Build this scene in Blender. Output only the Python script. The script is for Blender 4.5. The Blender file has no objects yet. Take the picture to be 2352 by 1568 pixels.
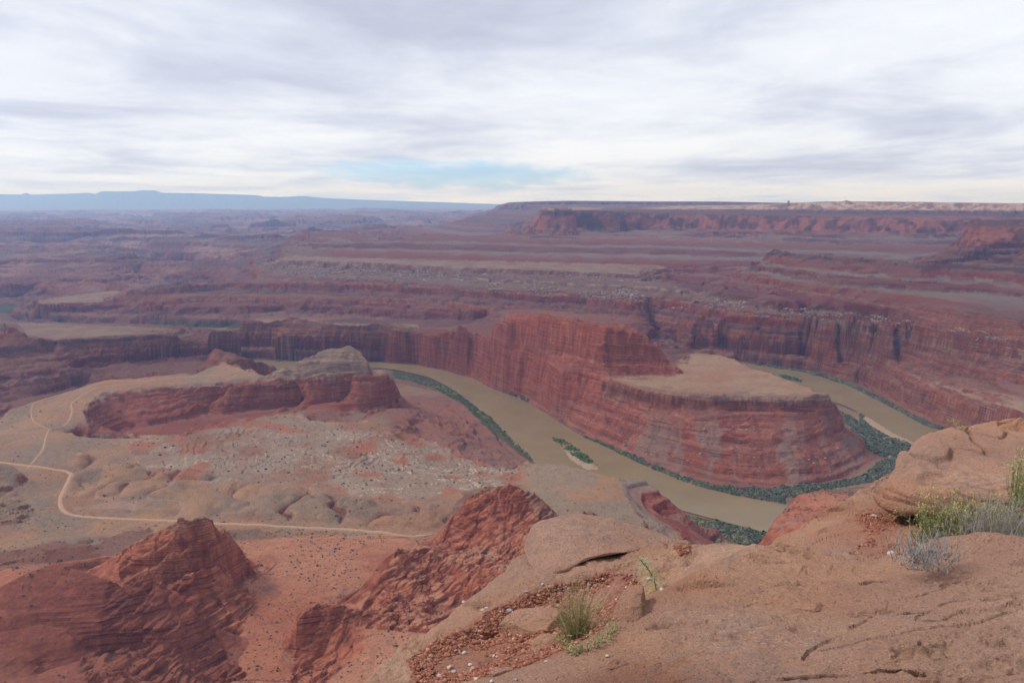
import bpy, math, time
import numpy as np
T0 = time.time()
# ------------------------------------------------------------------ camera, world, sun, exposure
scene = bpy.context.scene
H = 612.0                      # metres of the eye above the river
F = 28.0 / 36.0 * 2352.0       # focal length in pixels of a 2352 px wide picture
PITCH = math.radians(10.0)
cam_d = bpy.data.cameras.new("camera")
cam_d.lens = 28.0
cam_d.sensor_width = 36.0
cam_d.clip_start = 0.1
cam_d.clip_end = 200000.0
cam = bpy.data.objects.new("camera", cam_d)
scene.collection.objects.link(cam)
cam.location = (0, 0, H)
cam.rotation_euler = (math.radians(90) - PITCH, 0, 0)
scene.camera = cam
scene.view_settings.view_transform = 'Standard'
scene.view_settings.look = 'None'
scene.view_settings.exposure = 0.0
scene.view_settings.gamma = 1.0
scene.cycles.volume_bounces = 2

SUN_EL, SUN_AZ = math.radians(44), math.radians(-78)     # azimuth from +Y towards +X
world = bpy.data.worlds.new("World")
scene.world = world
world.use_nodes = True
nt = world.node_tree
nt.nodes.clear()


def N(nt, typ, **kw):
    n = nt.nodes.new(typ)
    for k, v in kw.items():
        if k == 'inp':
            for kk, vv in v.items():
                n.inputs[kk].default_value = vv
        else:
            setattr(n, k, v)
    return n


def ramp(nt, fac, stops, interp='LINEAR'):
    r = nt.nodes.new('ShaderNodeValToRGB')
    r.color_ramp.interpolation = interp
    els = r.color_ramp.elements
    while len(els) < len(stops):
        els.new(0.5)
    for e, (p, c) in zip(els, stops):
        e.position = p
        e.color = (c, c, c, 1) if isinstance(c, (int, float)) else (*c, 1)
    nt.links.new(fac, r.inputs[0])
    return r


def M(nt, op, a, b=None, c=None, clamp=False):
    m = nt.nodes.new('ShaderNodeMath')
    m.operation = op
    m.use_clamp = clamp
    for i, x in enumerate((a, b, c)):
        if x is None:
            continue
        if isinstance(x, (int, float)):
            m.inputs[i].default_value = x
        else:
            nt.links.new(x, m.inputs[i])
    return m.outputs[0]


def build_world():
    L = nt.links.new
    out = N(nt, 'ShaderNodeOutputWorld')
    sky = N(nt, 'ShaderNodeTexSky', sky_type='NISHITA', sun_disc=False, sun_elevation=SUN_EL,
            sun_rotation=SUN_AZ, air_density=1.0, dust_density=1.0, ozone_density=1.0)
    bg1 = N(nt, 'ShaderNodeBackground', inp={'Strength': 0.15})
    tint = N(nt, 'ShaderNodeMix', data_type='RGBA', blend_type='MULTIPLY')
    tint.inputs[0].default_value = 1.0
    tint.inputs[7].default_value = (0.52, 0.92, 1.62, 1)
    L(sky.outputs[0], tint.inputs[6])
    L(tint.outputs[2], bg1.inputs[0])
    tc = N(nt, 'ShaderNodeTexCoord')
    sep = N(nt, 'ShaderNodeSeparateXYZ')
    L(tc.outputs['Generated'], sep.inputs[0])
    # the cloud sheet: a curved layer high above, so it closes up towards the horizon
    zz = M(nt, 'ADD', M(nt, 'MAXIMUM', sep.outputs[2], 0.0), 0.055)
    cx = M(nt, 'DIVIDE', sep.outputs[0], zz)
    cy = M(nt, 'DIVIDE', sep.outputs[1], zz)
    comb = N(nt, 'ShaderNodeCombineXYZ')
    L(cx, comb.inputs[0])
    L(cy, comb.inputs[1])

    def noise(scale, detail, rough, dist, off, sx=1.0, sy=1.0):
        mp = N(nt, 'ShaderNodeMapping')
        mp.inputs['Location'].default_value = off
        mp.inputs['Scale'].default_value = (sx, sy, 1)
        L(comb.outputs[0], mp.inputs[0])
        n = N(nt, 'ShaderNodeTexNoise', inp={'Scale': scale, 'Detail': detail, 'Roughness': rough, 'Distortion': dist})
        L(mp.outputs[0], n.inputs['Vector'])
        return n.outputs[0]
    shade = M(nt, 'ADD', M(nt, 'MULTIPLY', noise(0.36, 9, 0.56, 0.35, (3.1, 1.7, 0), 1.0, 0.8), 0.75),
              M(nt, 'MULTIPLY', noise(1.0, 8, 0.6, 0.5, (7.7, 2.2, 0.4), 1.0, 0.7), 0.25))
    col = ramp(nt, shade, [(0.36, (0.56, 0.59, 0.72)), (0.45, (0.71, 0.75, 0.87)), (0.52, (0.86, 0.90, 0.98)), (0.60, (0.96, 0.99, 1.04))])
    bg2 = N(nt, 'ShaderNodeBackground', inp={'Strength': 1.0})
    L(col.outputs[0], bg2.inputs[0])
    # openings: one window of blue sky low ahead plus thin spots
    az = M(nt, 'ARCTAN2', sep.outputs[0], sep.outputs[1])
    wob = M(nt, 'MULTIPLY', M(nt, 'SUBTRACT', noise(0.8, 10, 0.68, 1.4, (0.3, 5.1, 2.0), 1.6, 0.32), 0.5), 2.9)
    ga = M(nt, 'DIVIDE', M(nt, 'ADD', az, 0.075), 0.17)
    gz = M(nt, 'DIVIDE', M(nt, 'SUBTRACT', M(nt, 'ADD', sep.outputs[2], M(nt, 'MULTIPLY', az, 0.02)), 0.031), 0.018)
    g = M(nt, 'EXPONENT', M(nt, 'MULTIPLY', M(nt, 'ADD', M(nt, 'POWER', ga, 2), M(nt, 'POWER', gz, 2)), -1.0))
    hole = M(nt, 'ADD', M(nt, 'MULTIPLY', g, 1.35), M(nt, 'MULTIPLY', wob, M(nt, 'ADD', M(nt, 'MULTIPLY', g, .7), .3)))
    ga2 = M(nt, 'DIVIDE', M(nt, 'ADD', az, 0.42), 0.25)
    gz2 = M(nt, 'DIVIDE', M(nt, 'SUBTRACT', sep.outputs[2], 0.068), 0.012)
    g2 = M(nt, 'EXPONENT', M(nt, 'MULTIPLY', M(nt, 'ADD', M(nt, 'POWER', ga2, 2), M(nt, 'POWER', gz2, 2)), -1.0))
    hole = M(nt, 'ADD', hole, M(nt, 'MULTIPLY', g2, 0.12))
    hr = ramp(nt, hole, [(0.42, 0.0), (0.68, 0.40), (0.98, 0.66)])
    mix = N(nt, 'ShaderNodeMixShader')
    L(hr.outputs[0], mix.inputs[0])
    L(bg2.outputs[0], mix.inputs[1])
    L(bg1.outputs[0], mix.inputs[2])
    L(mix.outputs[0], out.inputs[0])


build_world()
sd = bpy.data.lights.new("sun", 'SUN')
sd.energy = 2.9
sd.angle = math.radians(10)
sd.color = (1.0, 0.95, 0.88)
sun = bpy.data.objects.new("sun", sd)
scene.collection.objects.link(sun)
_d = np.array([math.sin(SUN_AZ) * math.cos(SUN_EL), math.cos(SUN_AZ) * math.cos(SUN_EL), math.sin(SUN_EL)])
from mathutils import Vector
sun.rotation_euler = Vector(_d).to_track_quat('Z', 'Y').to_euler()
sun.location = (-500, 300, 1500)


# ------------------------------------------------------------------ helpers
def link(o):
    scene.collection.objects.link(o)
    return o


def tag(o, label=None, cat=None, group=None, kind=None):
    if label: o['label'] = label
    if cat: o['category'] = cat
    if group: o['group'] = group
    if kind: o['kind'] = kind
    return o


cp, sp = math.cos(PITCH), math.sin(PITCH)


def ray(u, v):
    x = (np.asarray(u, float) - 1176) / F
    y = -(np.asarray(v, float) - 784) / F
    return x, cp + y * sp, -sp + y * cp


def at_z(u, v, z):
    dx, dy, dz = ray(u, v)
    t = (z - H) / dz
    return dx * t, dy * t


def proj(x, y, z):
    zr = z - H
    f = y * cp - zr * sp
    up = y * sp + zr * cp
    return 1176 + F * x / f, 784 - F * up / f


def hash2(ix, iy, seed):
    h = (ix.astype(np.int64) * 374761393 + iy.astype(np.int64) * 668265263 + seed * 1442695041) & 0xffffffff
    h = ((h ^ (h >> 13)) * 1274126177) & 0xffffffff
    h = (h ^ (h >> 16)) & 0xffffff
    return (h.astype(np.float32) / 8388607.5 - 1.0)


def vn(x, y, seed=0):
    """2-D value noise, about -1..1"""
    x = np.asarray(x, np.float64); y = np.asarray(y, np.float64)
    fx = np.floor(x); fy = np.floor(y)
    tx = (x - fx).astype(np.float32); ty = (y - fy).astype(np.float32)
    ix = fx.astype(np.int64); iy = fy.astype(np.int64)
    tx = tx * tx * tx * (tx * (tx * 6 - 15) + 10); ty = ty * ty * ty * (ty * (ty * 6 - 15) + 10)
    a = hash2(ix, iy, seed); b = hash2(ix + 1, iy, seed)
    c = hash2(ix, iy + 1, seed); d = hash2(ix + 1, iy + 1, seed)
    return (a + (b - a) * tx) * (1 - ty) + (c + (d - c) * tx) * ty


def fbm(x, y, seed=0, octv=4, gain=0.5):
    s = 0; a = 1.0; t = 0
    for i in range(octv):
        s = s + a * vn(x * 2 ** i + 17.3 * i, y * 2 ** i - 9.1 * i, seed + i * 7)
        t += a; a *= gain
    return s / t


def sst(a, b, x):
    t = np.clip((x - a) / (b - a), 0, 1)
    return t * t * (3 - 2 * t)


def inpoly(px, py, poly):
    px = np.asarray(px); py = np.asarray(py)
    r = np.zeros(px.shape, bool)
    n = len(poly)
    for i in range(n):
        x1, y1 = poly[i]; x2, y2 = poly[(i + 1) % n]
        if y1 == y2: continue
        c = ((y1 > py) != (y2 > py)) & (px < (x2 - x1) * (py - y1) / (y2 - y1) + x1)
        r ^= c
    return r


def mesh_from(name, co, quads, mat=None, smooth=True, cols=None, tris=None):
    me = bpy.data.meshes.new(name)
    nv = len(co)
    faces = np.asarray(quads, np.int32)
    k = faces.shape[1]
    me.vertices.add(nv)
    me.vertices.foreach_set('co', np.asarray(co, np.float32).ravel())
    me.loops.add(faces.size)
    me.loops.foreach_set('vertex_index', faces.ravel())
    me.polygons.add(len(faces))
    me.polygons.foreach_set('loop_start', np.arange(0, faces.size, k, dtype=np.int32))
    if smooth:
        me.polygons.foreach_set('use_smooth', np.ones(len(faces), bool))
    me.update(calc_edges=True)
    if cols is not None:
        for nm, c in cols.items():
            if c.ndim == 1:
                a = me.attributes.new(nm, 'FLOAT', 'POINT')
                a.data.foreach_set('value', c.astype(np.float32))
            else:
                a = me.attributes.new(nm, 'FLOAT_COLOR', 'POINT')
                c4 = np.ones((nv, 4), np.float32); c4[:, :3] = c
                a.data.foreach_set('color', c4.ravel())
    o = bpy.data.objects.new(name, me)
    if mat: me.materials.append(mat)
    return link(o)


# ------------------------------------------------------------------ elevation model of the canyon
# control lines: points read off the view as (u, v) plus their elevation z above the river
NA, AZ0, AZ1 = 1000, math.radians(-42), math.radians(42)
R0, R1 = 430.0, 52000.0


def p_of_r(r):
    return 1100 * (600.0 / r) - 260 * np.log(r / 600.0)


P0, P1 = p_of_r(R0), p_of_r(R1)
NR = int(P0 - P1) + 1
_rt = np.exp(np.linspace(math.log(R0 * 0.98), math.log(R1 * 1.02), 6000))
_pt = p_of_r(_rt)


def r_of_p(p):
    return np.interp(-p, -_pt, _rt)


def to_grid(x, y):
    az = np.arctan2(x, y); r = np.hypot(x, y)
    return (az - AZ0) / (AZ1 - AZ0) * (NA - 1), P0 - p_of_r(r)


LINES = []


def cliff(pts, dv, inset=3.0):
    """a sheer face of dv pixels under the rim line"""
    out = []
    for u, v, z in pts:
        x, y = at_z(u, v, z)
        r = math.hypot(x, y)
        r -= max(inset, 2.3 / (660000.0 / r ** 2 + 260.0 / r))     # keep clear of the rim's own cell
        dx, dy, dz = ray(u, v + dv)
        t = r / math.hypot(dx, dy)
        out.append((float(dx * t), float(dy * t), float(H + dz * t)))
    LINES.append(out)


def ln(pts, z=None, back=()):
    """pts (u,v,z) or (u,v) with z given; back = [(dr, z or None)] hidden lines behind it"""
    P = [(q[0], q[1], (q[2] if len(q) > 2 else z)) for q in pts]
    w = [(*at_z(a, b, c), c) for a, b, c in P]
    LINES.append(w)
    for dr, zb in back:
        l2 = []
        for x, y, zz in w:
            r = math.hypot(x, y); k = (r + dr) / r
            l2.append((x * k, y * k, zz if zb is None else (zb if zb > -900 else zz + (zb + 1000))))
        LINES.append(l2)


def lr(pts, back=()):
    """pts (u,v,r): the elevation follows from the distance"""
    P = []
    for u, v, r in pts:
        dx, dy, dz = ray(u, v)
        P.append((u, v, H + dz * r / dy))       # r is measured straight ahead (y)
    ln(P, None, back)
    return P


# --- close lower left: red valley, mounds, buttes
ln([(600, 1568, 125), (600, 1450, 124), (600, 1360, 122), (640, 1290, 118), (700, 1250, 115), (850, 1240, 114)])
ln([(560, 1500, 126), (560, 1400, 124), (620, 1330, 121)])
ln([(0, 1350, 195), (60, 1318, 205), (130, 1287, 215), (165, 1292, 214), (240, 1322, 208), (345, 1348, 196), (400, 1358, 188),
    (432, 1392, 172), (470, 1432, 158), (520, 1450, 140), (552, 1462, 126)], back=[(22, -1035), (50, 128)])
ln([(0, 1420, 180), (120, 1400, 185), (250, 1430, 172), (350, 1440, 165), (420, 1480, 145), (500, 1510, 127)])
ln([(200, 1492, 148), (300, 1488, 146), (400, 1500, 138), (480, 1530, 126)])
ln([(0, 1450, 178), (90, 1432, 178), (150, 1436, 176), (172, 1462, 168)], back=[(9, -1006)])
ln([(120, 1510, 156), (90, 1530, 150)])
ln([(100, 1540, 160), (180, 1510, 164), (270, 1498, 166), (370, 1510, 160), (440, 1535, 146), (492, 1568, 130)], back=[(14, -1018)])
ln([(0, 1568, 165), (150, 1568, 170), (350, 1568, 160)])
# left butte
lr([(225, 1298, 950), (262, 1275, 945), (300, 1247, 938), (350, 1222, 940), (400, 1200, 945), (440, 1185, 950), (470, 1175, 955), (490, 1184, 960), (502, 1208, 965),
    (530, 1222, 975), (560, 1255, 985), (582, 1305, 985)], back=[(26, -1012), (55, 120)])
lr([(300, 1290, 915), (350, 1265, 915), (420, 1240, 918), (480, 1235, 925)])
lr([(330, 1340, 893), (400, 1320, 894), (470, 1300, 900), (520, 1300, 925)])
ln([(300, 1350, 165), (350, 1372, 140), (420, 1392, 127), (470, 1392, 125), (510, 1370, 124), (560, 1330, 123), (585, 1308, 122)])
# knob and its ridge
lr([(1002, 1240, 1060), (1030, 1196, 1065), (1065, 1145, 1075), (1105, 1120, 1082), (1180, 1114, 1085), (1225, 1126, 1085), (1262, 1172, 1080), (1300, 1186, 1080),
    (1345, 1164, 1085), (1380, 1186, 1085)], back=[(30, -1015), (75, 112)])
lr([(1040, 1235, 1040), (1110, 1190, 1045), (1200, 1190, 1040), (1250, 1220, 1030)])
lr([(1010, 1262, 1020), (1060, 1255, 1008), (1130, 1245, 1002), (1200, 1235, 1000)])
lr([(1060, 1290, 960), (1150, 1290, 940), (1210, 1280, 930)])
lr([(1065, 1345, 905), (1120, 1330, 890), (1180, 1310, 900)])
lr([(1000, 1252, 1018), (960, 1262, 985), (925, 1270, 955), (890, 1300, 935), (850, 1350, 905), (815, 1378, 890)])
lr([(960, 1242, 1020), (940, 1262, 990), (905, 1262, 965), (870, 1290, 955), (830, 1345, 925), (805, 1372, 905)], back=[(22, -1032), (45, 118)])
lr([(990, 1300, 950), (980, 1350, 905), (1000, 1400, 850), (1050, 1390, 868), (1065, 1350, 900)])
lr([(1030, 1300, 950), (1035, 1350, 895), (1045, 1400, 850)])
lr([(684, 1436, 798), (698, 1404, 806), (745, 1396, 812), (798, 1400, 820)], back=[(12, -1003), (20, 140), (34, 128)])
lr([(674, 1500, 798), (688, 1520, 789), (722, 1512, 789), (760, 1475, 797), (800, 1425, 810)])
lr([(690, 1545, 770), (740, 1535, 772), (800, 1480, 790), (830, 1430, 815)])
lr([(900, 1395, 850), (850, 1480, 778), (900, 1568, 690), (1050, 1450, 790), (1100, 1568, 680)])
ln([(640, 1568, 127), (650, 1500, 126), (660, 1440, 124), (700, 1385, 121), (780, 1360, 119), (830, 1310, 117), (880, 1255, 115)])
ln([(0, 1290, 140), (100, 1265, 136), (200, 1250, 130), (300, 1215, 122), (600, 1215, 113)])
# --- road bench and rounded hills
ROAD = [(-60, 1062), (0, 1065), (60, 1070), (118, 1075), (148, 1078), (163, 1085), (164, 1095), (155, 1112), (145, 1132), (139, 1150), (141, 1166), (152, 1177), (178, 1184),
        (230, 1188), (300, 1190), (400, 1195), (500, 1200), (600, 1205), (700, 1210), (800, 1214), (860, 1220), (900, 1227), (940, 1229), (1005, 1228)]
ln([(a, b, 112 + max(0, (160 - a) * 0.03)) for a, b in ROAD])
ln([(0, 1135, 118), (60, 1140, 116), (100, 1180, 116)])
ln([(0, 1000, 124), (90, 985, 124), (130, 990, 122), (140, 1040, 119)])
ln([(0, 944, 128), (60, 926, 128), (120, 908, 128), (180, 890, 128), (240, 873, 128), (330, 868, 128), (380, 862, 130), (430, 856, 132)], back=[(45, 60), (110, 8), (160, 2), (300, 2)])
ln([(200, 935, 126), (210, 990, 120)])
lr([(-60, 1072, 1340), (-10, 1070, 1345), (22, 1071, 1350), (42, 1084, 1340), (66, 1102, 1330)], back=[(12, None), (28, 119)])
lr([(-60, 1118, 1300), (0, 1116, 1305), (40, 1112, 1312)])
ln([(-60, 1142, 118), (0, 1140, 118), (50, 1122, 118), (72, 1110, 118)])
# amphitheatre
ln([(172, 1000, 118), (176, 970, 122), (205, 930, 125), (232, 905, 127), (270, 893, 128), (330, 886, 128), (430, 881, 130), (520, 879, 132), (600, 877, 134)])
ln([(260, 1000, 62), (300, 985, 66), (350, 978, 66), (450, 962, 64), (560, 945, 62), (640, 934, 66)])
ln([(235, 985, 80), (262, 950, 88), (320, 935, 92), (420, 925, 90), (520, 912, 92), (620, 903, 96), (740, 893, 100)])
ln([(174, 1001, 114), (250, 1008, 112), (350, 1006, 110), (420, 998, 108), (470, 975, 104), (540, 960, 98), (600, 953, 92), (640, 945, 88), (690, 938, 82)], back=[(40, 66)])
# pale mesa at the end of the amphitheatre
lr([(600, 868, 2190), (640, 853, 2220), (680, 828, 2255), (720, 808, 2290), (745, 798, 2310), (800, 797, 2310), (830, 812, 2290), (845, 832, 2250), (872, 848, 2190), (884, 838, 2150), (893, 845, 2140)],
   back=[(60, -1030), (150, 30), (230, 4)])
ln([(600, 877, 134), (680, 868, 140), (760, 862, 146), (830, 858, 150), (893, 856, 150)])
ln([(640, 934, 66), (700, 928, 66), (800, 912, 62), (870, 905, 58), (908, 915, 50), (930, 926, 38), (950, 932, 30)], None)
ln([(700, 930, 74), (760, 922, 76), (830, 917, 76), (880, 918, 72)])
ln([(710, 965, 72), (780, 958, 64), (860, 945, 56), (940, 934, 40)])
ln([(893, 856, 150), (905, 870, 120), (912, 892, 80), (920, 915, 44)], None)
ln([(445, 852, 112), (470, 826, 128), (490, 800, 162), (530, 806, 156), (575, 818, 140), (610, 828, 120), (638, 846, 60)], back=[(70, 30), (150, 4)])
ln([(440, 866, 126), (475, 846, 134), (510, 834, 140), (545, 838, 136), (580, 856, 130), (620, 866, 130)])
# white ledges and tan swells
ln([(850, 948, 84), (905, 938, 88), (960, 935, 84), (985, 945, 66)], back=[(30, -1018)])
ln([(420, 1012, 105), (600, 1005, 95), (800, 1005, 86), (900, 990, 84), (960, 975, 76)])
ln([(940, 990, 62), (1000, 995, 60), (1070, 1005, 56)])
ln([(300, 1060, 108), (500, 1080, 98), (650, 1070, 90), (800, 1080, 82), (950, 1060, 74), (1100, 1090, 66), (1190, 1105, 72)])
ln([(200, 1130, 114), (400, 1150, 112), (600, 1160, 110), (800, 1170, 108), (1000, 1170, 106)])
# near bank slopes
ln([(915, 880, 14), (960, 890, 14), (1010, 900, 13), (1060, 925, 12), (1100, 955, 11), (1140, 990, 9), (1180, 1025, 8), (1210, 1055, 8)])
ln([(940, 910, 26), (1000, 930, 26), (1060, 960, 28), (1100, 1010, 32), (1140, 1050, 34), (1180, 1070, 46)])
# tan hill by the river
ln([(1190, 1066, 76), (1230, 1061, 96), (1300, 1066, 106), (1370, 1082, 106), (1430, 1095, 104), (1480, 1099, 100), (1503, 1112, 94), (1522, 1135, 84), (1560, 1164, 66), (1592, 1200, 50),
    (1612, 1235, 28), (1640, 1264, 5)], back=[(45, 30), (90, 4)])
ln([(1215, 1110, 92), (1250, 1140, 98), (1300, 1150, 108), (1380, 1140, 108), (1440, 1130, 104)])
ln([(1440, 1135, 103), (1462, 1170, 102), (1500, 1195, 98), (1560, 1213, 92), (1580, 1240, 84)])
ln([(1480, 1135, 84), (1520, 1175, 70), (1575, 1205, 62)])
ln([(1280, 1195, 108), (1380, 1200, 104), (1480, 1215, 98), (1560, 1250, 92)])
# red spur right of the thicket
ln([(1750, 1252, 175), (1756, 1225, 182), (1780, 1190, 186), (1806, 1165, 188), (1836, 1139, 190), (1900, 1123, 190), (1990, 1118, 190), (2100, 1118, 190)], back=[(30, 110), (90, 8)])
ln([(1800, 1250, 196), (1850, 1190, 200), (1920, 1150, 200), (2050, 1150, 204)])
# --- meander peninsula
ln([(1400, 1018, 9), (1500, 1062, 9), (1600, 1090, 9), (1700, 1108, 9), (1850, 1113, 9), (1950, 1092, 9), (2008, 1052, 9), (2004, 1015, 9), (1960, 978, 9), (1930, 955, 9)])
RIMP = [(1386, 870, 136), (1450, 886, 142), (1550, 900, 147), (1640, 906, 150), (1750, 909, 150), (1850, 912, 150), (1905, 910, 150)]
ln(RIMP)
cliff(RIMP, 34, 8)
ln([(1905, 910, 150), (1925, 930, 110), (1948, 985, 60), (1985, 1020, 22)], None)
ln([(1386, 930, 76), (1450, 945, 84), (1520, 955, 96), (1600, 958, 108), (1700, 948, 118), (1800, 948, 118), (1880, 940, 122)])
ln([(1400, 970, 40), (1500, 1000, 50), (1600, 1020, 58), (1700, 1030, 60), (1800, 1030, 60), (1900, 1015, 58), (1950, 1000, 50)])
ln([(880, 812, 40), (965, 811, 54), (1050, 811, 80), (1122, 812, 107), (1165, 817, 123), (1208, 825, 123), (1250, 834, 133), (1293, 845, 148), (1340, 866, 128), (1386, 905, 98)])
ln([(1690, 823, 150), (1740, 845, 150), (1840, 880, 150), (1880, 896, 150), (1903, 906, 150)], back=[(35, 90), (80, 10), (120, 3)])
ln([(1560, 818, 152), (1600, 808, 158), (1660, 812, 156), (1690, 823, 150)], back=[(60, 60), (130, 4)])
ln([(1560, 870, 150), (1700, 870, 150)])
# big red mesa on the neck
lr([(1130, 766, 2655), (1146, 740, 2600), (1165, 721, 2545), (1205, 720, 2490), (1250, 723, 2370), (1310, 731, 2290), (1400, 747, 2175), (1450, 758, 2160)], back=[(45, None), (110, 110), (200, 60)])
lr([(1450, 758, 2160), (1482, 768, 2155), (1515, 798, 2145), (1543, 836, 2125), (1552, 856, 2112)], back=[(45, -1004), (85, 148)])
ln([(1386, 868, 138), (1392, 860, 144), (1450, 857, 148), (1500, 858, 149), (1550, 862, 150)])
lr([(1400, 800, 2168), (1450, 810, 2152), (1490, 815, 2148), (1520, 838, 2132)])
lr([(1400, 840, 2150), (1450, 842, 2140), (1500, 846, 2134), (1535, 856, 2116)])
lr([(1165, 800, 2528), (1205, 800, 2474), (1250, 805, 2358), (1310, 815, 2276), (1360, 838, 2198)])
lr([(1030, 754, 2835), (1036, 732, 2835), (1062, 731, 2815), (1074, 750, 2780)], back=[(30, None), (60, 120)])
# far bank wall, from the left edge to the neck
W1 = [(0, 800, 140), (60, 790, 140), (150, 778, 140), (250, 771, 141), (350, 766, 140), (480, 760, 135), (560, 757, 133), (640, 766, 105), (720, 768, 102), (790, 762, 112), (830, 757, 121),
      (900, 758, 126), (960, 762, 125), (1030, 756, 150), (1080, 758, 158), (1128, 766, 164)]
ln(W1)
cliff(W1[:6], 22)
cliff(W1[6:13], 34)
cliff(W1[13:], 26)
ln([(0, 870, 70), (150, 850, 72), (300, 830, 58), (450, 810, 64)])
ln([(0, 925, 20), (120, 900, 18), (250, 866, 14), (350, 850, 12), (450, 838, 10), (560, 834, 8)])
lr([(0, 724, 2700), (30, 740, 2700), (60, 762, 2690), (100, 770, 2680), (150, 776, 2700)], back=[(70, 140)])
ln([(0, 745, 130), (100, 742, 130), (300, 742, 128), (420, 750, 124)])
ln([(560, 738, 140), (620, 735, 148), (690, 731, 150), (760, 741, 144), (830, 742, 146), (900, 744, 142), (960, 750, 138)], back=[(120, 60)])
ln([(360, 752, 3), (420, 751, 3), (480, 756, 2), (540, 752, 3)])
ln([(60, 732, 8), (200, 746, 10), (340, 742, 14), (500, 736, 30), (640, 726, 40), (800, 730, 44), (1000, 735, 50), (1120, 735, 56)])
# orange-purple stepped wall behind
ln([(60, 715, 45), (90, 697, 88), (180, 697, 88), (260, 690, 90), (330, 690, 94), (420, 700, 84), (560, 705, 76), (700, 700, 80), (900, 700, 88), (1100, 708, 108), (1300, 716, 118), (1480, 735, 116)])
ln([(75, 690, 90), (150, 682, 90), (250, 668, 90), (275, 668, 90)])
W3 = [(262, 684, 94), (285, 663, 150), (330, 660, 156), (400, 656, 160), (500, 650, 162), (620, 652, 164), (760, 652, 170), (900, 655, 172), (1130, 667, 180), (1300, 678, 176), (1400, 690, 172), (1480, 702, 170)]
ln(W3 + [(1500, 728, 110)])
cliff(W3, 16)
ln([(a, b + 30, c - 52) for a, b, c in W3[2:]])
cliff([(a, b + 30, c - 52) for a, b, c in W3[2:]], 8)
ln([(1490, 738, 80), (1520, 765, 60), (1560, 780, 56), (1545, 800, 40)])
ln([(0, 702, 4), (40, 704, 3), (20, 716, 3), (-60, 716, 3)])
# white-rimmed benches with boulder slopes
WR = [(608, 592, 232), (640, 598, 238), (800, 604, 240), (1000, 613, 240), (1200, 622, 240), (1320, 625, 240), (1490, 633, 238), (1560, 640, 236)]
ln(WR)
cliff(WR, 6)
ln([(600, 612, 205), (700, 612, 214), (850, 618, 214), (1000, 630, 212), (1200, 634, 222), (1400, 642, 222)])
ln([(600, 630, 190), (700, 634, 192), (850, 640, 192), (1000, 645, 192)])
WR2 = [(1040, 637, 206), (1100, 640, 208), (1200, 645, 208), (1300, 650, 210), (1400, 656, 212), (1500, 661, 212), (1600, 668, 214)]
ln(WR2)
cliff(WR2, 6)
ln([(1040, 652, 190), (1200, 662, 188), (1300, 668, 188), (1400, 676, 188), (1500, 686, 186)])
WR3 = [(1600, 668, 216), (1700, 677, 224), (1760, 690, 226), (1830, 694, 232), (1900, 705, 238), (2000, 712, 246), (2050, 720, 250), (2120, 722, 254), (2230, 738, 258), (2352, 750, 260), (2500, 760, 262)]
ln(WR3)
cliff(WR3, 8)
ln([(1520, 640, 236), (1600, 652, 226), (1700, 663, 232), (1800, 674, 238), (1950, 688, 250), (2100, 702, 262), (2200, 715, 268), (2352, 735, 272)])
ln([(1600, 688, 192), (1760, 716, 190), (1850, 722, 192), (1950, 730, 204), (2080, 740, 214), (2200, 754, 222), (2352, 775, 226), (2500, 785, 226)])
# stepped slope of the ridge on the right
RR = [(1500, 624, 262), (1600, 620, 264), (1660, 618, 268), (1700, 612, 285), (1740, 596, 320), (1775, 577, 360), (1840, 580, 366), (1900, 583, 370), (2000, 590, 372), (2100, 599, 372), (2180, 593, 380), (2250, 585, 392), (2300, 577, 408),
      (2352, 572, 418), (2500, 565, 430)]
ln(RR, back=[(80, -1050), (220, 230)])
cliff(RR, 8)
cliff([(1640, 646, 258), (1700, 640, 262), (1800, 640, 286), (1900, 645, 296), (2000, 650, 300), (2100, 656, 302), (2200, 662, 300), (2352, 672, 300)], 10)
cliff([(1720, 622, 290), (1800, 622, 305), (1900, 628, 313), (2100, 640, 316), (2250, 643, 318), (2352, 645, 326)], 7)
ln([(1720, 622, 290), (1800, 622, 305), (1900, 628, 313), (2100, 640, 316), (2250, 643, 318), (2352, 645, 326)])
ln([(1700, 640, 262), (1800, 640, 286), (1900, 645, 296), (2000, 650, 300), (2100, 656, 302), (2200, 662, 300), (2352, 672, 300)])
ln([(1780, 610, 318), (1900, 615, 326), (2100, 628, 330), (2250, 630, 336), (2352, 630, 350)])
lr([(2218, 566, 3650), (2224, 512, 3700), (2280, 506, 3700), (2352, 506, 3700), (2500, 500, 3700)], back=[(200, None), (500, 260)])
lr([(2222, 560, 3560), (2260, 562, 3540), (2352, 566, 3500), (2500, 566, 3450)])
# cliffs behind the river's right reach
ln([(1588, 728, 166), (1600, 722, 170), (1650, 722, 173), (1700, 722, 176), (1760, 736, 166), (1800, 745, 157), (1850, 749, 154), (1900, 752, 153), (1945, 752, 154), (1960, 770, 130), (1968, 800, 80)])
cliff([(1600, 722, 170), (1650, 722, 173), (1700, 722, 176), (1760, 736, 166), (1800, 745, 157), (1850, 749, 154), (1900, 752, 153), (1945, 752, 154)], 24, 5)
ln([(1580, 790, 55), (1650, 796, 56), (1700, 800, 58), (1800, 806, 60), (1900, 810, 62), (1968, 812, 64)])
ln([(1600, 765, 90), (1700, 772, 98), (1850, 785, 94), (1940, 790, 94)])
ln([(1552, 792, 42), (1620, 800, 46), (1700, 812, 44), (1800, 821, 42), (1885, 824, 42)])
ln([(1552, 800, 6), (1640, 820, 2), (1740, 836, 2), (1800, 846, 2), (1885, 858, 2)])
WR4 = [(1889, 824, 42), (1968, 832, 68), (2063, 865, 84), (2110, 879, 92), (2154, 891, 98), (2242, 916, 108), (2352, 946, 118), (2500, 985, 124)]
ln(WR4)
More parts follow.
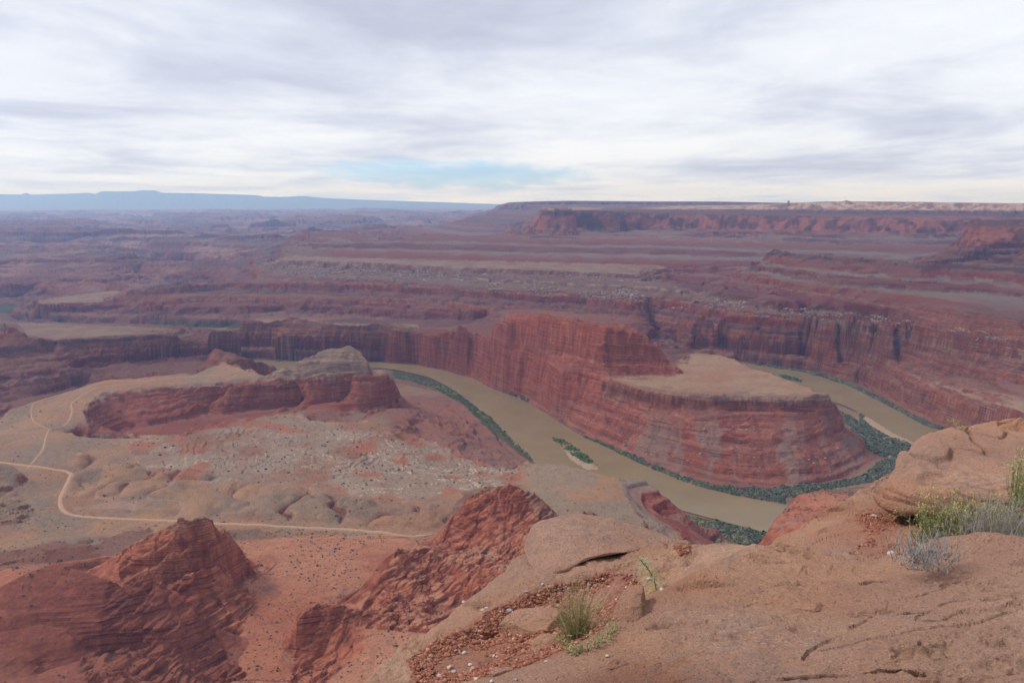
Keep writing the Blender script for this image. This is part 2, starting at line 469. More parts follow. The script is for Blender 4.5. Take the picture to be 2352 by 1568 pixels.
cliff([(1889, 824, 42)], 20)
cliff(WR4[1:], 44, 5)
ln([(1888, 862, 3), (1968, 890, 3), (2063, 938, 3), (2132, 975, 3), (2190, 992, 3), (2242, 1018, 3), (2352, 1064, 3), (2500, 1110, 3)])
ln([(1990, 822, 74), (2010, 835, 80), (2100, 860, 92), (2200, 886, 104), (2290, 905, 112), (2352, 916, 118), (2500, 930, 126)])
lr([(2000, 820, 2690), (2030, 780, 2690), (2052, 766, 2650), (2100, 758, 2520), (2150, 758, 2440), (2200, 764, 2350), (2280, 775, 2260), (2352, 786, 2180), (2500, 800, 2060)])
lr([(2010, 828, 2672), (2035, 806, 2672), (2060, 798, 2630), (2100, 796, 2500), (2150, 800, 2420), (2200, 806, 2330), (2280, 818, 2238), (2352, 830, 2158), (2500, 845, 2040)])
lr([(2020, 828, 2650), (2100, 836, 2450), (2200, 856, 2275), (2352, 880, 2100), (2500, 895, 1990)])
ln([(1960, 775, 130), (2000, 790, 120), (2020, 778, 140)])
# slope under the layered mesa
ln([(640, 585, 250), (760, 592, 252), (900, 597, 254), (1100, 604, 256), (1300, 610, 256), (1500, 610, 260), (1620, 612, 258)])
ln([(700, 575, 272), (900, 580, 276), (1100, 582, 280), (1300, 588, 280), (1500, 592, 278), (1650, 598, 276)])
ln([(618, 586, 244), (650, 578, 262), (690, 562, 300), (720, 557, 316), (800, 556, 320), (900, 550, 326), (940, 546, 330), (1000, 543, 334), (1100, 541, 336), (1200, 540, 338), (1300, 545, 338), (1400, 549, 338),
    (1500, 552, 336), (1600, 556, 334), (1700, 566, 326), (1760, 575, 318)])
ln([(680, 546, 300), (705, 535, 340), (740, 531, 350), (800, 531, 350), (830, 540, 330), (870, 546, 320)], back=[(150, None), (400, 200)])
ln([(930, 546, 332), (980, 538, 345), (1010, 535, 350), (1040, 538, 345)], back=[(200, 250)])
# great mesa
GM = [(1238, 522, 6500), (1243, 483, 6480), (1262, 481, 6450), (1300, 481, 6450), (1400, 486, 6500), (1440, 487, 6600), (1500, 489, 6700), (1600, 492, 6600), (1700, 494, 6300), (1780, 494, 6200), (1850, 497, 6000),
      (1950, 500, 5900), (2060, 502, 5700), (2120, 506, 5600), (2180, 508, 5600), (2300, 508, 5700), (2500, 508, 5700)]
lr(GM)
lr([(1236, 524, 6400), (1262, 528, 6350), (1300, 527, 6350), (1400, 528, 6420), (1500, 526, 6600), (1600, 524, 6500), (1700, 526, 6200), (1830, 526, 5900), (1900, 530, 5800), (1990, 534, 5700), (2100, 545, 5450), (2180, 548, 5450), (2300, 550, 5550), (2500, 550, 5600)])
lr([(1212, 541, 6000), (1300, 543, 5950), (1400, 545, 6000), (1500, 546, 6100), (1600, 546, 6000), (1750, 548, 5700), (1850, 552, 5400), (1950, 562, 5000), (2100, 568, 4900), (2300, 560, 5000)])
lr([(1245, 481, 6700), (1350, 478, 6900), (1450, 484, 7000), (1490, 480, 7300), (1560, 475, 7300), (1700, 474, 7200), (1750, 472, 7000), (1820, 466, 6900), (1900, 463, 6900), (2000, 463, 6900), (2100, 464, 6700), (2200, 466, 6500), (2352, 468, 6300), (2500, 468, 6300)],
   back=[(1500, None)])
lr([(1700, 484, 6900), (1850, 482, 6650), (2000, 482, 6500), (2150, 484, 6350), (2352, 488, 6100)])
lr([(1700, 488, 6700), (1850, 490, 6500), (2000, 493, 6350), (2150, 495, 6200), (2352, 500, 6000)])
ln([(1160, 545, 240), (1195, 540, 300), (1230, 530, 340)], None)
# far mesa and shelves left of it
lr([(1140, 478, 12600), (1160, 465, 12500), (1200, 463, 12300), (1300, 461, 12000), (1500, 463, 12000), (1650, 463, 12000), (1760, 466, 12000), (1850, 468, 12000)], back=[(3000, None)])
lr([(1120, 483, 12100), (1160, 480, 12000), (1300, 481, 11500), (1800, 480, 11500)])
lr([(1085, 493, 11000), (1160, 500, 10500), (1240, 508, 9500)])
ln([(980, 512, 215), (1100, 516, 215), (1240, 521, 215)])
ln([(1010, 498, 215), (1040, 490, 240), (1080, 490, 240), (1120, 496, 230)], back=[(300, 200)])
ln([(870, 506, 180), (1000, 522, 170), (1100, 530, 160), (1200, 532, 160)])
# left plain
for v_, z_ in ((500, 165), (520, 160), (545, 155), (575, 150), (600, 150)):
    ln([(0, v_, z_), (200, v_, z_), (400, v_, z_), (560, v_, z_)])
ln([(0, 642, 118), (120, 644, 118), (210, 646, 120), (265, 652, 120), (320, 660, 100), (340, 668, 60)])
ln([(0, 684, 8), (120, 682, 8), (260, 676, 10), (360, 668, 14), (430, 655, 20), (560, 648, 120)])
ln([(0, 622, 130), (200, 622, 128), (320, 628, 90), (330, 632, 20)])
ln([(350, 626, 2), (430, 633, 2), (500, 636, 6), (420, 612, 4), (360, 616, 4), (390, 600, 10)])
ln([(230, 590, 140), (330, 596, 132), (400, 594, 130), (440, 598, 120), (444, 618, 60)])
ln([(443, 600, 130), (460, 590, 150), (500, 596, 150), (505, 620, 100), (560, 620, 150)])
lr([(0, 482, 36000), (600, 480, 36000), (900, 478, 36000), (1140, 480, 34000)])
MT = [(-200, 446), (0, 446), (48, 447), (60, 443), (72, 447), (120, 446), (205, 443), (218, 446), (235, 439), (300, 440), (330, 437), (355, 437), (372, 443), (450, 444), (590, 448), (605, 452), (660, 452),
      (700, 450), (730, 454), (780, 457), (900, 461), (1020, 465), (1150, 470), (1300, 472), (2600, 466)]
ln([(a, 474.5, 330) for a in range(-200, 2700, 200)], back=[(6000, None)])


def laplace(Z):
    # multigrid Laplace
    known = ~np.isnan(Z)
    pyr = [(np.where(known, Z, 0.0), known.astype(float))]
    while min(pyr[-1][0].shape) > 12:
        z, k = pyr[-1]
        a, b = z.shape
        a2, b2 = (a + 1) // 2 * 2, (b + 1) // 2 * 2
        zz = np.zeros((a2, b2)); kk = np.zeros((a2, b2))
        zz[:a, :b] = z * (k > 0); kk[:a, :b] = k > 0
        s = zz.reshape(a2 // 2, 2, b2 // 2, 2).sum((1, 3)); n = kk.reshape(a2 // 2, 2, b2 // 2, 2).sum((1, 3))
        pyr.append((np.where(n > 0, s / np.maximum(n, 1), 0), (n > 0).astype(float)))
    sol = None
    for z, k in reversed(pyr):
        if sol is None:
            sol = np.full(z.shape, z[k > 0].mean() if (k > 0).any() else 100.0)
            it = 400
        else:
            a, b = z.shape
            sol = np.repeat(np.repeat(sol, 2, 0), 2, 1)[:a, :b]
            it = 90
        kb = k > 0
        sol[kb] = z[kb]
        for _ in range(it):
            p = np.pad(sol, 1, mode='edge')
            s = (p[:-2, 1:-1] + p[2:, 1:-1] + p[1:-1, :-2] + p[1:-1, 2:]) * 0.25
            s = sol + (s - sol) * 1.0
            s[kb] = z[kb]
            sol = s
    return sol


def solve():
    Z = np.full((NA, NR), np.nan)
    for w in LINES:
        for (x0, y0, z0), (x1, y1, z1) in zip(w[:-1], w[1:]):
            c0, q0 = to_grid(x0, y0); c1, q1 = to_grid(x1, y1)
            n = int(max(abs(c1 - c0), abs(q1 - q0)) * 1.5) + 2
            t = np.linspace(0, 1, n)
            c = np.rint(c0 + (c1 - c0) * t).astype(int); q = np.rint(q0 + (q1 - q0) * t).astype(int)
            zz = z0 + (z1 - z0) * t
            ok = (c >= 0) & (c < NA) & (q >= 0) & (q < NR)
            Z[c[ok], q[ok]] = zz[ok]
    cc, qq = np.meshgrid(np.arange(NA), np.arange(NR), indexing='ij')
    az = AZ0 + cc / (NA - 1) * (AZ1 - AZ0); rr = r_of_p(P0 - qq)
    gx, gy = rr * np.sin(az), rr * np.cos(az)
    for poly in RIVER_W:
        m = inpoly(gx, gy, poly)
        Z[m] = -4.0
    return laplace(Z)


def wpoly(pts):
    return [tuple(float(c) for c in at_z(a, b, 0.0)) for a, b in pts]


RIVER_UV = [
    # left reach (far bank then near bank)
    [(560, 826), (650, 828), (760, 830), (870, 831), (950, 837), (1040, 854), (1090, 869), (1140, 894), (1200, 915), (1260, 950), (1300, 978), (1340, 1004), (1400, 1030), (1450, 1055), (1500, 1079),
     (1560, 1108), (1620, 1131), (1700, 1150), (1790, 1168), (1900, 1200), (1900, 1260), (1760, 1210), (1680, 1190), (1620, 1174), (1550, 1156), (1450, 1130), (1350, 1105), (1270, 1080),
     (1232, 1056), (1205, 1030), (1170, 997), (1145, 965), (1100, 933), (1050, 888), (1000, 864), (930, 848), (880, 842), (760, 842), (640, 846), (560, 844)],
    [(1690, 828), (1740, 838), (1810, 850), (1890, 866), (1960, 892), (2010, 918), (2063, 945), (2132, 984), (2190, 1003), (2300, 1056), (2420, 1120), (2300, 1130), (2200, 1080), (2130, 1040),
     (2085, 1018), (2040, 1000), (2000, 978), (1978, 964), (1990, 946), (1960, 932), (1910, 915), (1840, 884), (1770, 858), (1700, 842)],
    [(440, 753), (520, 753), (530, 758), (470, 760)],
    [(348, 626), (380, 626), (440, 632), (400, 634), (352, 630)],
]
RIVER_W = [wpoly(p) for p in RIVER_UV]
DEM = solve()
print('dem', round(time.time() - T0, 1))


def dem(x, y):
    c, q = to_grid(x, y)
    c = np.clip(c, 0, NA - 1.001); q = np.clip(q, 0, NR - 1.001)
    ic = c.astype(int); iq = q.astype(int)
    fc = (c - ic).astype(np.float32); fq = (q - iq).astype(np.float32)
    D = DEM32
    return (D[ic, iq] * (1 - fc) + D[ic + 1, iq] * fc) * (1 - fq) + (D[ic, iq + 1] * (1 - fc) + D[ic + 1, iq + 1] * fc) * fq


DEM32 = DEM.astype(np.float32)
for _ in range(4):
    q = np.pad(DEM32, ((1, 1), (0, 0)), mode='edge'); DEM32 = (q[:-2] + 2 * DEM32 + q[2:]) / 4
_cc, _qq = np.meshgrid(np.arange(NA), np.arange(NR), indexing='ij')
_az = AZ0 + _cc / (NA - 1) * (AZ1 - AZ0); _rr = r_of_p(P0 - _qq)
_gx, _gy = _rr * np.sin(_az), _rr * np.cos(_az)


def mask(polys, blur, z=110.0):
    m = np.zeros((NA, NR), np.float32)
    for p in polys:
        m = np.maximum(m, inpoly(_gx, _gy, [tuple(map(float, at_z(a, b, z))) for a, b in p]))
    for _ in range(blur):
        q = np.pad(m, 1, mode='edge'); m = (q[:-2, 1:-1] + q[2:, 1:-1] + q[1:-1, :-2] + q[1:-1, 2:] + m) / 5
    return m


HILLS = mask([[(160, 1045), (260, 1065), (420, 1075), (700, 1112), (860, 1135), (1000, 1150), (1050, 1190), (990, 1216), (700, 1196), (400, 1183), (230, 1176), (170, 1160)]], 26)
WASHM = mask([[(420, 1012), (600, 985), (760, 975), (900, 985), (1000, 1000), (1120, 1040), (1190, 1075), (1180, 1105), (1060, 1125), (900, 1120), (700, 1095), (500, 1090), (400, 1060)]], 14, 85)
CALM = mask([[(-200, 1250), (-200, 930), (0, 940), (240, 872), (430, 862), (560, 870), (250, 898), (200, 930), (170, 1000), (420, 1003), (640, 948), (850, 950), (950, 985), (1120, 1020), (1200, 1060), (1300, 1060), (1440, 1095), (1460, 1165), (1540, 1208), (1250, 1220), (1180, 1120), (1000, 1215), (600, 1210), (200, 1195)]], 5)
RUGG = mask([[(300, 1360), (260, 1270), (400, 1190), (480, 1165), (520, 1220), (590, 1310), (500, 1390)], [(230, 1430), (300, 1360), (420, 1350), (560, 1460), (500, 1568), (200, 1568), (180, 1500)],
              [(1000, 1240), (1060, 1120), (1240, 1110), (1400, 1170), (1400, 1300), (1060, 1430), (820, 1400), (800, 1370), (920, 1250)], [(660, 1535), (680, 1390), (800, 1380), (810, 1440), (730, 1535)],
              [(1460, 1170), (1480, 1095), (1530, 1120), (1660, 1270), (1560, 1290), (1540, 1215)], [(-80, 1060), (25, 1064), (75, 1100), (55, 1125), (-80, 1145)]], 4, 170)


def samp(Mk, x, y):
    c, q = to_grid(x, y)
    return Mk[np.clip(np.rint(c), 0, NA - 1).astype(int), np.clip(np.rint(q), 0, NR - 1).astype(int)]

# irregular hard and soft layers
_rg = np.random.RandomState(5)
_zi = [-50.0]; _zo = [-50.0]
z = -50.0
while z < 1500:
    t = _rg.choice([5, 8, 12, 18], p=[.35, .3, .22, .13]) * _rg.uniform(0.8, 1.25)
    hf = _rg.uniform(0.08, 0.18)
    hr_ = _rg.uniform(0.66, 0.88)
    _zi += [z + t * (1 - hf), z + t]; _zo += [z + t * (1 - hr_), z + t]
    z += t
_zi = np.array(_zi); _zo = np.array(_zo)
# a colour for every bed: hard beds dark and red, the debris on soft ones paler
_pal_h = [(.20, .062, .042), (.25, .08, .048), (.16, .058, .045), (.30, .11, .065), (.19, .09, .075)]
_pal_s = [(.30, .15, .11), (.25, .165, .14), (.32, .18, .12), (.24, .12, .10), (.28, .20, .165)]
_lz, _lc = [], []
for _k in range(1, len(_zo) - 1, 2):
    h_ = np.array(_pal_h[_rg.choice(5, p=[.3, .25, .2, .15, .1])]); s_ = np.array(_pal_s[_rg.randint(5)])
    _lz += [_zo[_k - 1] + .02, _zo[_k], _zo[_k] + .3, _zo[_k + 1]]
    _lc += [s_ * .9, s_, h_ * .8, h_ * 1.12]
_lz = np.array(_lz); _lc = np.array(_lc, np.float32)


def uvpoly(x, y, z, poly, rmin=0, rmax=1e9, r=None):
    u, v = proj(x, y, z)
    return inpoly(u, v, poly) & (r >= rmin) & (r <= rmax)


def vor(x, y, seed):
    """distance to the nearest scattered point and that point's random value"""
    fx = np.floor(x).astype(np.int64); fy = np.floor(y).astype(np.int64)
    best = np.full(x.shape, 9.0, np.float32); rnd = np.zeros(x.shape, np.float32)
    for i in (-1, 0, 1):
        for j in (-1, 0, 1):
            cx = fx + i; cy = fy + j
            px = cx + .5 + .45 * hash2(cx, cy, seed); py = cy + .5 + .45 * hash2(cx, cy, seed + 1)
            d = np.hypot(px - x, py - y).astype(np.float32)
            m = d < best
            best = np.where(m, d, best); rnd = np.where(m, hash2(cx, cy, seed + 2), rnd)
    return best, rnd


def height(x, y):
    r = np.hypot(x, y)
    h0 = dem(x, y)
    amp = sst(4, 30, h0) * np.clip(r / 2500.0, 0.28, 6.0)
    amp = amp * np.where(r < 1600, 0.8, 1.0)
    far = sst(9000, 16000, r)
    dx = fbm(x / 190, y / 190, 11, 2) * 11 + fbm(x / 46, y / 46, 13, 3, .4) * 6.5
    dy = fbm(x / 190, y / 190, 21, 2) * 11 + fbm(x / 46, y / 46, 23, 3, .4) * 6.5
    h = dem(x + dx * amp, y + dy * amp)
    # slope of the model
    e = np.clip(r * 0.006, 4, 60)
    sx = dem(x + e, y) - dem(x - e, y); sy = dem(x, y + e) - dem(x, y - e)
    slope = np.hypot(sx, sy) / (2 * e)
    low = sst(5, 14, h)
    # dissected plain to the left and far away
    w = sst(5200, 7500, r) * (1 - sst(28000, 40000, r)) * (1 - sst(230, 260, h)) * sst(60, 120, h)
    s = np.clip(r / 9000, 0.7, 3)
    n = fbm(x / 1100 + fbm(x / 600, y / 600, 3, 2), y / 1100, 31, 5, 0.5)
    h = h + w * (n * 1.5 + .12) * 100 * np.clip(s, .8, 1.4)
    slope = slope + w * 0.5
    # gentle swell everywhere
    h = h + low * fbm(x / 160, y / 160, 41, 3) * 3.5 * (1 - far)
    # terraces
    tilt = (1 - sst(1080, 1180, r)) * (y * .25 - x * .55)
    zz = h + fbm(x / 130, y / 130, 51, 2) * 4.5 + fbm(x / 30, y / 30, 52, 3) * 1.6 + tilt
    t = np.interp(zz, _zi, _zo).astype(np.float32) + (h - zz)
    bigk = sst(2600, 3400, r)
    t2 = np.interp(zz / 3.2, _zi, _zo).astype(np.float32) * 3.2 + (h - zz)
    t = t + (t2 - t) * bigk * np.clip(.7 + w, 0, 1)
    calm = samp(CALM, x, y); rug = samp(RUGG, x, y)
    tal_ = sst(-.12, .22, fbm(x / 75, y / 75, 55, 4, .55))
    nearm = 1 - sst(1080, 1180, r)
    k = sst(0.05, 0.20, slope) * low * (1 - .9 * calm) * (1 - .75 * tal_ * (1 - sst(.9, 1.6, slope)))
    k = k * (1 - nearm * (1 - np.clip(rug * 1.2 + .12, 0, 1)))
    fl = np.where(r < 1000, 0.55, 1.0)
    h = h + (t - h) * k * fl
    # gullied slopes further off
    gq = bigk * sst(.05, .25, slope) * (1 - sst(9000, 14000, r)) * (1 - w)
    h = h + gq * (np.abs(fbm(x / 150, y / 150, 57, 4, .55)) - .22) * 42 * np.clip(r / 5000, .5, 1.5)
    gq = (1 - bigk) * sst(1500, 1700, r) * sst(.12, .35, slope) * low * (1 - calm) * sst(8, 30, h)
    h = h + gq * (np.abs(fbm(x / 85, y / 85, 59, 4, .55)) - .24) * 26
    # broken blocks
    h = h + low * (0.25 + k) * fbm(x / 14, y / 14, 61, 3) * np.clip(r / 1800, 0.5, 2.0) * 1.8
    # jointed, blocky outcrops close by
    g_ = (rug > .02)
    if g_.any():
        xs, ys = x[g_], y[g_]
        wq = fbm(xs / 30, ys / 30, 65, 2) * 8
        pq = xs * .5 + ys * .86; pl_ = -xs * .86 + ys * .5
        d1, r1 = vor((pq + wq) / 24.0, (pl_ - wq * .5) / 9.0, 611)
        d2, r2 = vor((pq - wq) / 7.0, (pl_ + wq) / 3.6, 617)
        bm = sst(-.15, .25, fbm(xs / 34, ys / 34, 64, 3))
        bump = r1 * 3.6 + ((0.5 - d1) * 1.6) + bm * (r2 * 1.6 + (.5 - d2) * 1.6) + fbm(xs / 40, ys / 40, 63, 4) * 7
        h[g_] = h[g_] + rug[g_] * bump
    nb = (1 - sst(1150, 1400, r))
    h = h + nb * (fbm(x / 70, y / 50, 66, 3) * 4.0 + (np.abs(fbm(x / 38, y / 26, 68, 4)) - .3) * 2.6)
    # rounded clay spurs with creases between
    hz = samp(HILLS, x, y)
    q1 = np.abs(vn(x / 66 + 4 + fbm(x / 60, y / 60, 6, 2) * .5, y / 85, 67)); q2 = np.abs(vn(x / 27, y / 30, 69))
    h = h + hz * (np.sqrt(q1 + .03) * 19 + q1 * q2 * 9 - 9)
    # low ledges of pale rock
    wz = samp(WASHM, x, y)
    st_ = (fbm(x / 115, y / 115, 91, 4, .5) * 5 + h / 6.0)
    fs_ = st_ - np.floor(st_)
    h = h + wz * ((sst(.0, .12, fs_) - fs_) * 3.4 + fbm(x / 6, y / 6, 93, 2) * .6)
    return h.astype(np.float32), slope.astype(np.float32), k


NC, NF, NRW = 1560, 2400, 1700
azs = np.linspace(math.radians(-40), math.radians(40), NC)
pf = np.linspace(p_of_r(R0 * 1.02), p_of_r(R1 * 0.97), NF)
rf = r_of_p(pf)
A2, R2 = np.meshgrid(azs, rf, indexing='ij')
hx = np.zeros((NC, NF), np.float32)
for i in range(0, NC, 130):
    hx[i:i + 130] = height(R2[i:i + 130] * np.sin(A2[i:i + 130]), R2[i:i + 130] * np.cos(A2[i:i + 130]))[0]
print('fine', round(time.time() - T0, 1))
tanv = (H - hx) / R2
dv = np.abs(np.diff(tanv, axis=1)) * F
dr = np.diff(np.log(R2), axis=1) * F * 0.06
ds = np.sqrt(dv ** 2 + dr ** 2)
# smooth the spacing across columns so that neighbouring columns stay in step
ds = np.minimum(ds, 14.0)
for w_ in (60, 45, 30):
    pz = np.cumsum(np.pad(ds, ((w_ + 1, w_), (0, 0)), mode='edge'), 0)
    ds = (pz[2 * w_ + 1:] - pz[:-2 * w_ - 1]) / (2 * w_ + 1)
cs = np.concatenate([np.zeros((NC, 1)), np.cumsum(ds, 1)], 1)
RR_ = np.zeros((NC, NRW))
tt = np.linspace(0, 1, NRW)
for i in range(NC):
    RR_[i] = np.interp(tt * cs[i, -1], cs[i], R2[i])
AA = np.repeat(azs[:, None], NRW, 1)
X = RR_ * np.sin(AA); Y = RR_ * np.cos(AA)
Zt = np.zeros((NC, NRW), np.float32); SL = np.zeros_like(Zt)
for i in range(0, NC, 130):
    Zt[i:i + 130], SL[i:i + 130], _ = height(X[i:i + 130], Y[i:i + 130])
print('mesh heights', round(time.time() - T0, 1))
P3 = np.stack([X, Y, Zt], -1)
# push cliff faces in and out: beds and vertical flutes
du = np.gradient(P3, axis=0); dvv = np.gradient(P3, axis=1)
nrm = np.cross(dvv, du); nrm /= np.maximum(np.linalg.norm(nrm, axis=-1, keepdims=True), 1e-6)
nrm *= np.sign(nrm[..., 2:3] + 1e-9)
steep = sst(0.35, 0.75, 1 - np.abs(nrm[..., 2])) * sst(6, 20, Zt)
for _ in range(2):
    q = np.pad(steep, 1, mode='edge'); steep = (q[:-2, 1:-1] + q[2:, 1:-1] + q[1:-1, :-2] + q[1:-1, 2:] + steep) / 5
bed = fbm(Zt / 3.2, X / 90 + Y / 130, 71, 3, 0.6) * 1.6
flute = fbm(X / 15 + Zt / 300, Y / 15, 81, 2) * 1.7
sc_ = np.clip(RR_ / 2200, 0.4, 2.2)
P3 += nrm * np.array([1, 1, 0.1]) * (steep * (bed + flute) * sc_)[..., None]
du = np.gradient(P3, axis=0); dvv = np.gradient(P3, axis=1)
nrm = np.cross(dvv, du); nrm /= np.maximum(np.linalg.norm(nrm, axis=-1, keepdims=True), 1e-6)
NZ = np.abs(nrm[..., 2])
X, Y, Zf = P3[..., 0], P3[..., 1], P3[..., 2]
ISLES = [[(1266, 1008), (1292, 1007), (1330, 1034), (1368, 1062), (1378, 1078), (1350, 1080), (1310, 1056), (1292, 1034)], [(1786, 861), (1800, 859), (1842, 873), (1840, 878), (1800, 870)],
         [(1974, 950), (1996, 958), (2050, 992), (2102, 1016), (2086, 1032), (2000, 998), (1978, 974)]]
for il in ISLES:
    pw = [tuple(map(float, at_z(a, b, 0.0))) for a, b in il]
    i_, j_ = np.nonzero((Zf < 3) & (RR_ > 1400) & (RR_ < 3200))
    m_ = inpoly(X[i_, j_] + fbm(X[i_, j_] / 12, Y[i_, j_] / 12, 9, 2) * 3, Y[i_, j_], pw)
    Zf[i_[m_], j_[m_]] = np.maximum(Zf[i_[m_], j_[m_]], 0.7)
U, V = proj(X, Y, Zf)

# ------------------------------------------------------------------ rock colours (albedo only)
C = lambda *c: np.array(c, np.float32)


def mixc(a, b, t):
    return a + (b - a) * t[..., None]


RED = C(.34, .115, .065); REDD = C(.22, .07, .045); ORG = C(.40, .165, .085); TAN = C(.30, .20, .125); GRY = C(.24, .185, .15); PUR = C(.22, .125, .105)
PALE = C(.46, .37, .29); GRN = C(.07, .085, .035); SANDC = C(.45, .33, .24)
n1 = fbm(X / 300, Y / 300, 101, 4) * .5 + .5
n2 = fbm(X / 60, Y / 60, 111, 4) * .5 + .5
n3 = fbm(X / 9, Y / 9, 121, 3) * .5 + .5
lay = fbm(Zf / 7.0, X / 900 + Y / 700, 131, 4, .6) * .5 + .5
streak = fbm(X / 7, Y / 7 + Zf / 160, 141, 3) * .5 + .5
flat = sst(0.885, 0.975, NZ + (n3 - .5) * .05)
zq = Zf + fbm(X / 130, Y / 130, 51, 2) * 4.5 + fbm(X / 30, Y / 30, 52, 3) * 1.6 + (1 - sst(1080, 1180, RR_)) * (Y * .25 - X * .55)
bg_ = sst(2600, 3400, RR_)
zq2 = zq / (1 + 2.2 * (bg_ > .5))
BED = np.stack([np.interp(zq2, _lz, _lc[:, k]) for k in range(3)], -1).astype(np.float32)
BED = np.clip(C(.235, .115, .085) + (BED - C(.235, .115, .085)) * (1 + .9 * bg_)[..., None], .02, .6)
tal_ = sst(-.12, .22, fbm(X / 75, Y / 75, 55, 4, .55))
BED = mixc(BED, C(.265, .125, .095), tal_ * .55 * (1 - sst(.5, .2, NZ)))
cliff = mixc(BED, RED * .9, sst(.3, .65, lay) * .25)
cliff = mixc(cliff, ORG, sst(.55, .8, streak) * .45)
cliff = mixc(cliff, C(.15, .07, .055), sst(.55, .25, streak) * .35)
ground = mixc(np.broadcast_to(TAN, X.shape + (3,)), GRY, sst(.35, .7, n2))
ground = mixc(ground, C(.33, .17, .10), sst(.5, .75, n1) * .6)
gnd2 = mixc(np.broadcast_to(C(.235, .115, .085), X.shape + (3,)), C(.30, .165, .12), sst(.35, .65, n2))
gnd2 = mixc(gnd2, BED, np.full(X.shape, .65, np.float32))
ground = mixc(ground, gnd2, np.clip(sst(2500, 2700, RR_) + sst(.03, .12, SL), 0, 1) * .85)
col = mixc(cliff, ground, flat)


def dist_line(px, py, pts):
    d = np.full(px.shape, 1e9, np.float32)
    for (x0, y0), (x1, y1) in zip(pts[:-1], pts[1:]):
        m = np.nonzero((px > min(x0, x1) - 15) & (px < max(x0, x1) + 15) & (py > min(y0, y1) - 15) & (py < max(y0, y1) + 15))
        qx, qy = px[m], py[m]
        ex, ey = x1 - x0, y1 - y0
        t = np.clip(((qx - x0) * ex + (qy - y0) * ey) / (ex * ex + ey * ey + 1e-9), 0, 1)
        d[m] = np.minimum(d[m], np.hypot(qx - x0 - ex * t, qy - y0 - ey * t))
    return d


ZW1 = fbm(X / 30, Y / 30, 151, 3); ZW2 = fbm(X / 30, Y / 30, 161, 3)


def zone(poly, rmin=0, rmax=1e9, soft=0, edge=14):
    out = np.zeros(X.shape, np.float32)
    pa = np.array(poly)
    i, j = np.nonzero((U > pa[:, 0].min() - 20) & (U < pa[:, 0].max() + 20) & (V > pa[:, 1].min() - 20) & (V < pa[:, 1].max() + 20) & (RR_ > rmin) & (RR_ < rmax))
    out[i, j] = inpoly(U[i, j] + ZW1[i, j] * edge, V[i, j] + ZW2[i, j] * edge, poly)
    return out


COLV = col
near_red = np.maximum(zone([(-400, 1255), (0, 1255), (200, 1240), (350, 1215), (700, 1222), (960, 1236), (1020, 1180), (1100, 1090), (1230, 1100), (1290, 1165), (1400, 1150), (1420, 1300), (1400, 2400), (-400, 2400)], 0, 1180),
                      zone([(1700, 1300), (1745, 1200), (1790, 1100), (2400, 1080), (2500, 2400), (1700, 2400)], 0, 1200))
near_red = np.maximum(near_red, zone([(-80, 1066), (25, 1067), (72, 1100), (60, 1128), (0, 1145), (-80, 1150)], 1200, 1360, edge=3))
near_red = np.maximum(near_red, (sst(1150, 1090, RR_ + ZW1 * 60) * (V > 1150)).astype(np.float32))
redg = mixc(np.broadcast_to(C(.45, .175, .105), X.shape + (3,)), C(.50, .245, .155), sst(.3, .7, n1))
redg = mixc(redg, C(.36, .12, .075), sst(.55, .8, n2) * .6)
redg = mixc(redg, C(.36, .20, .175), sst(.66, .8, fbm(X / 45, Y / 45, 171, 3) * .5 + .5) * .7)
redc = mixc(np.broadcast_to(C(.25, .075, .045), X.shape + (3,)), C(.47, .18, .10), sst(.3, .7, n3 * .6 + n2 * .4))
redc = mixc(redc, BED * C(1.5, 1.1, 1.0), np.full(X.shape, .35, np.float32))
ncol = mixc(redc, redg, flat)
m1z = zone([(-200, 1345), (60, 1312), (130, 1280), (170, 1284), (245, 1322), (400, 1352), (440, 1385), (570, 1462), (505, 1640), (-200, 1640)], 600, 1000)
ncol = mixc(ncol, C(.255, .09, .062) * (.8 + .45 * n2[..., None]), m1z * .8)
col = mixc(col, ncol, near_red)
# the wall and mesa of the neck are a strong brick red
neck = zone([(860, 815), (1000, 740), (1030, 725), (1120, 760), (1160, 715), (1330, 722), (1500, 760), (1570, 865), (1380, 880), (1390, 1000), (1300, 960), (1100, 870), (900, 845)], 1800, 3200)
nc = mixc(np.broadcast_to(C(.33, .095, .055), X.shape + (3,)), C(.42, .17, .105), sst(.5, .72, streak) * .6)
nc = mixc(nc, C(.16, .055, .04), sst(.45, .25, streak) * .5)
nc = mixc(nc, BED * C(1.3, 1, .95), np.full(X.shape, .45, np.float32))
nc = mixc(nc, C(.24, .075, .05), sst(.5, .3, lay) * .6)
col = mixc(col, nc, neck * (1 - flat * .55))
# talus slopes of the peninsula, red with grey tongues
tal = zone([(870, 845), (1000, 830), (1386, 925), (1560, 945), (1900, 930), (2020, 1040), (1950, 1100), (1800, 1125), (1600, 1100), (1380, 1015), (1150, 890)], 1500, 2600)
tc = mixc(np.broadcast_to(C(.40, .145, .095), X.shape + (3,)), C(.24, .08, .055), sst(.42, .62, lay))
tc = mixc(tc, BED * C(1.15, 1.0, 1.0), np.full(X.shape, .55, np.float32))
tongue = sst(.52, .66, fbm(U / 34 + fbm(X / 60, Y / 60, 5, 2), V / 260, 181, 3) * .5 + .5) * sst(30, 130, V - 880)
tc = mixc(tc, C(.27, .19, .16), tongue * .75)
col = mixc(col, tc, tal * .9)
cap = sst(132, 140, Zf) * (1 - sst(152, 156, Zf)) * zone([(1380, 860), (1560, 880), (1930, 900), (1960, 960), (1380, 930)], 1500, 2300)
col = mixc(col, C(.34, .24, .19), cap * .6 * (1 - flat))
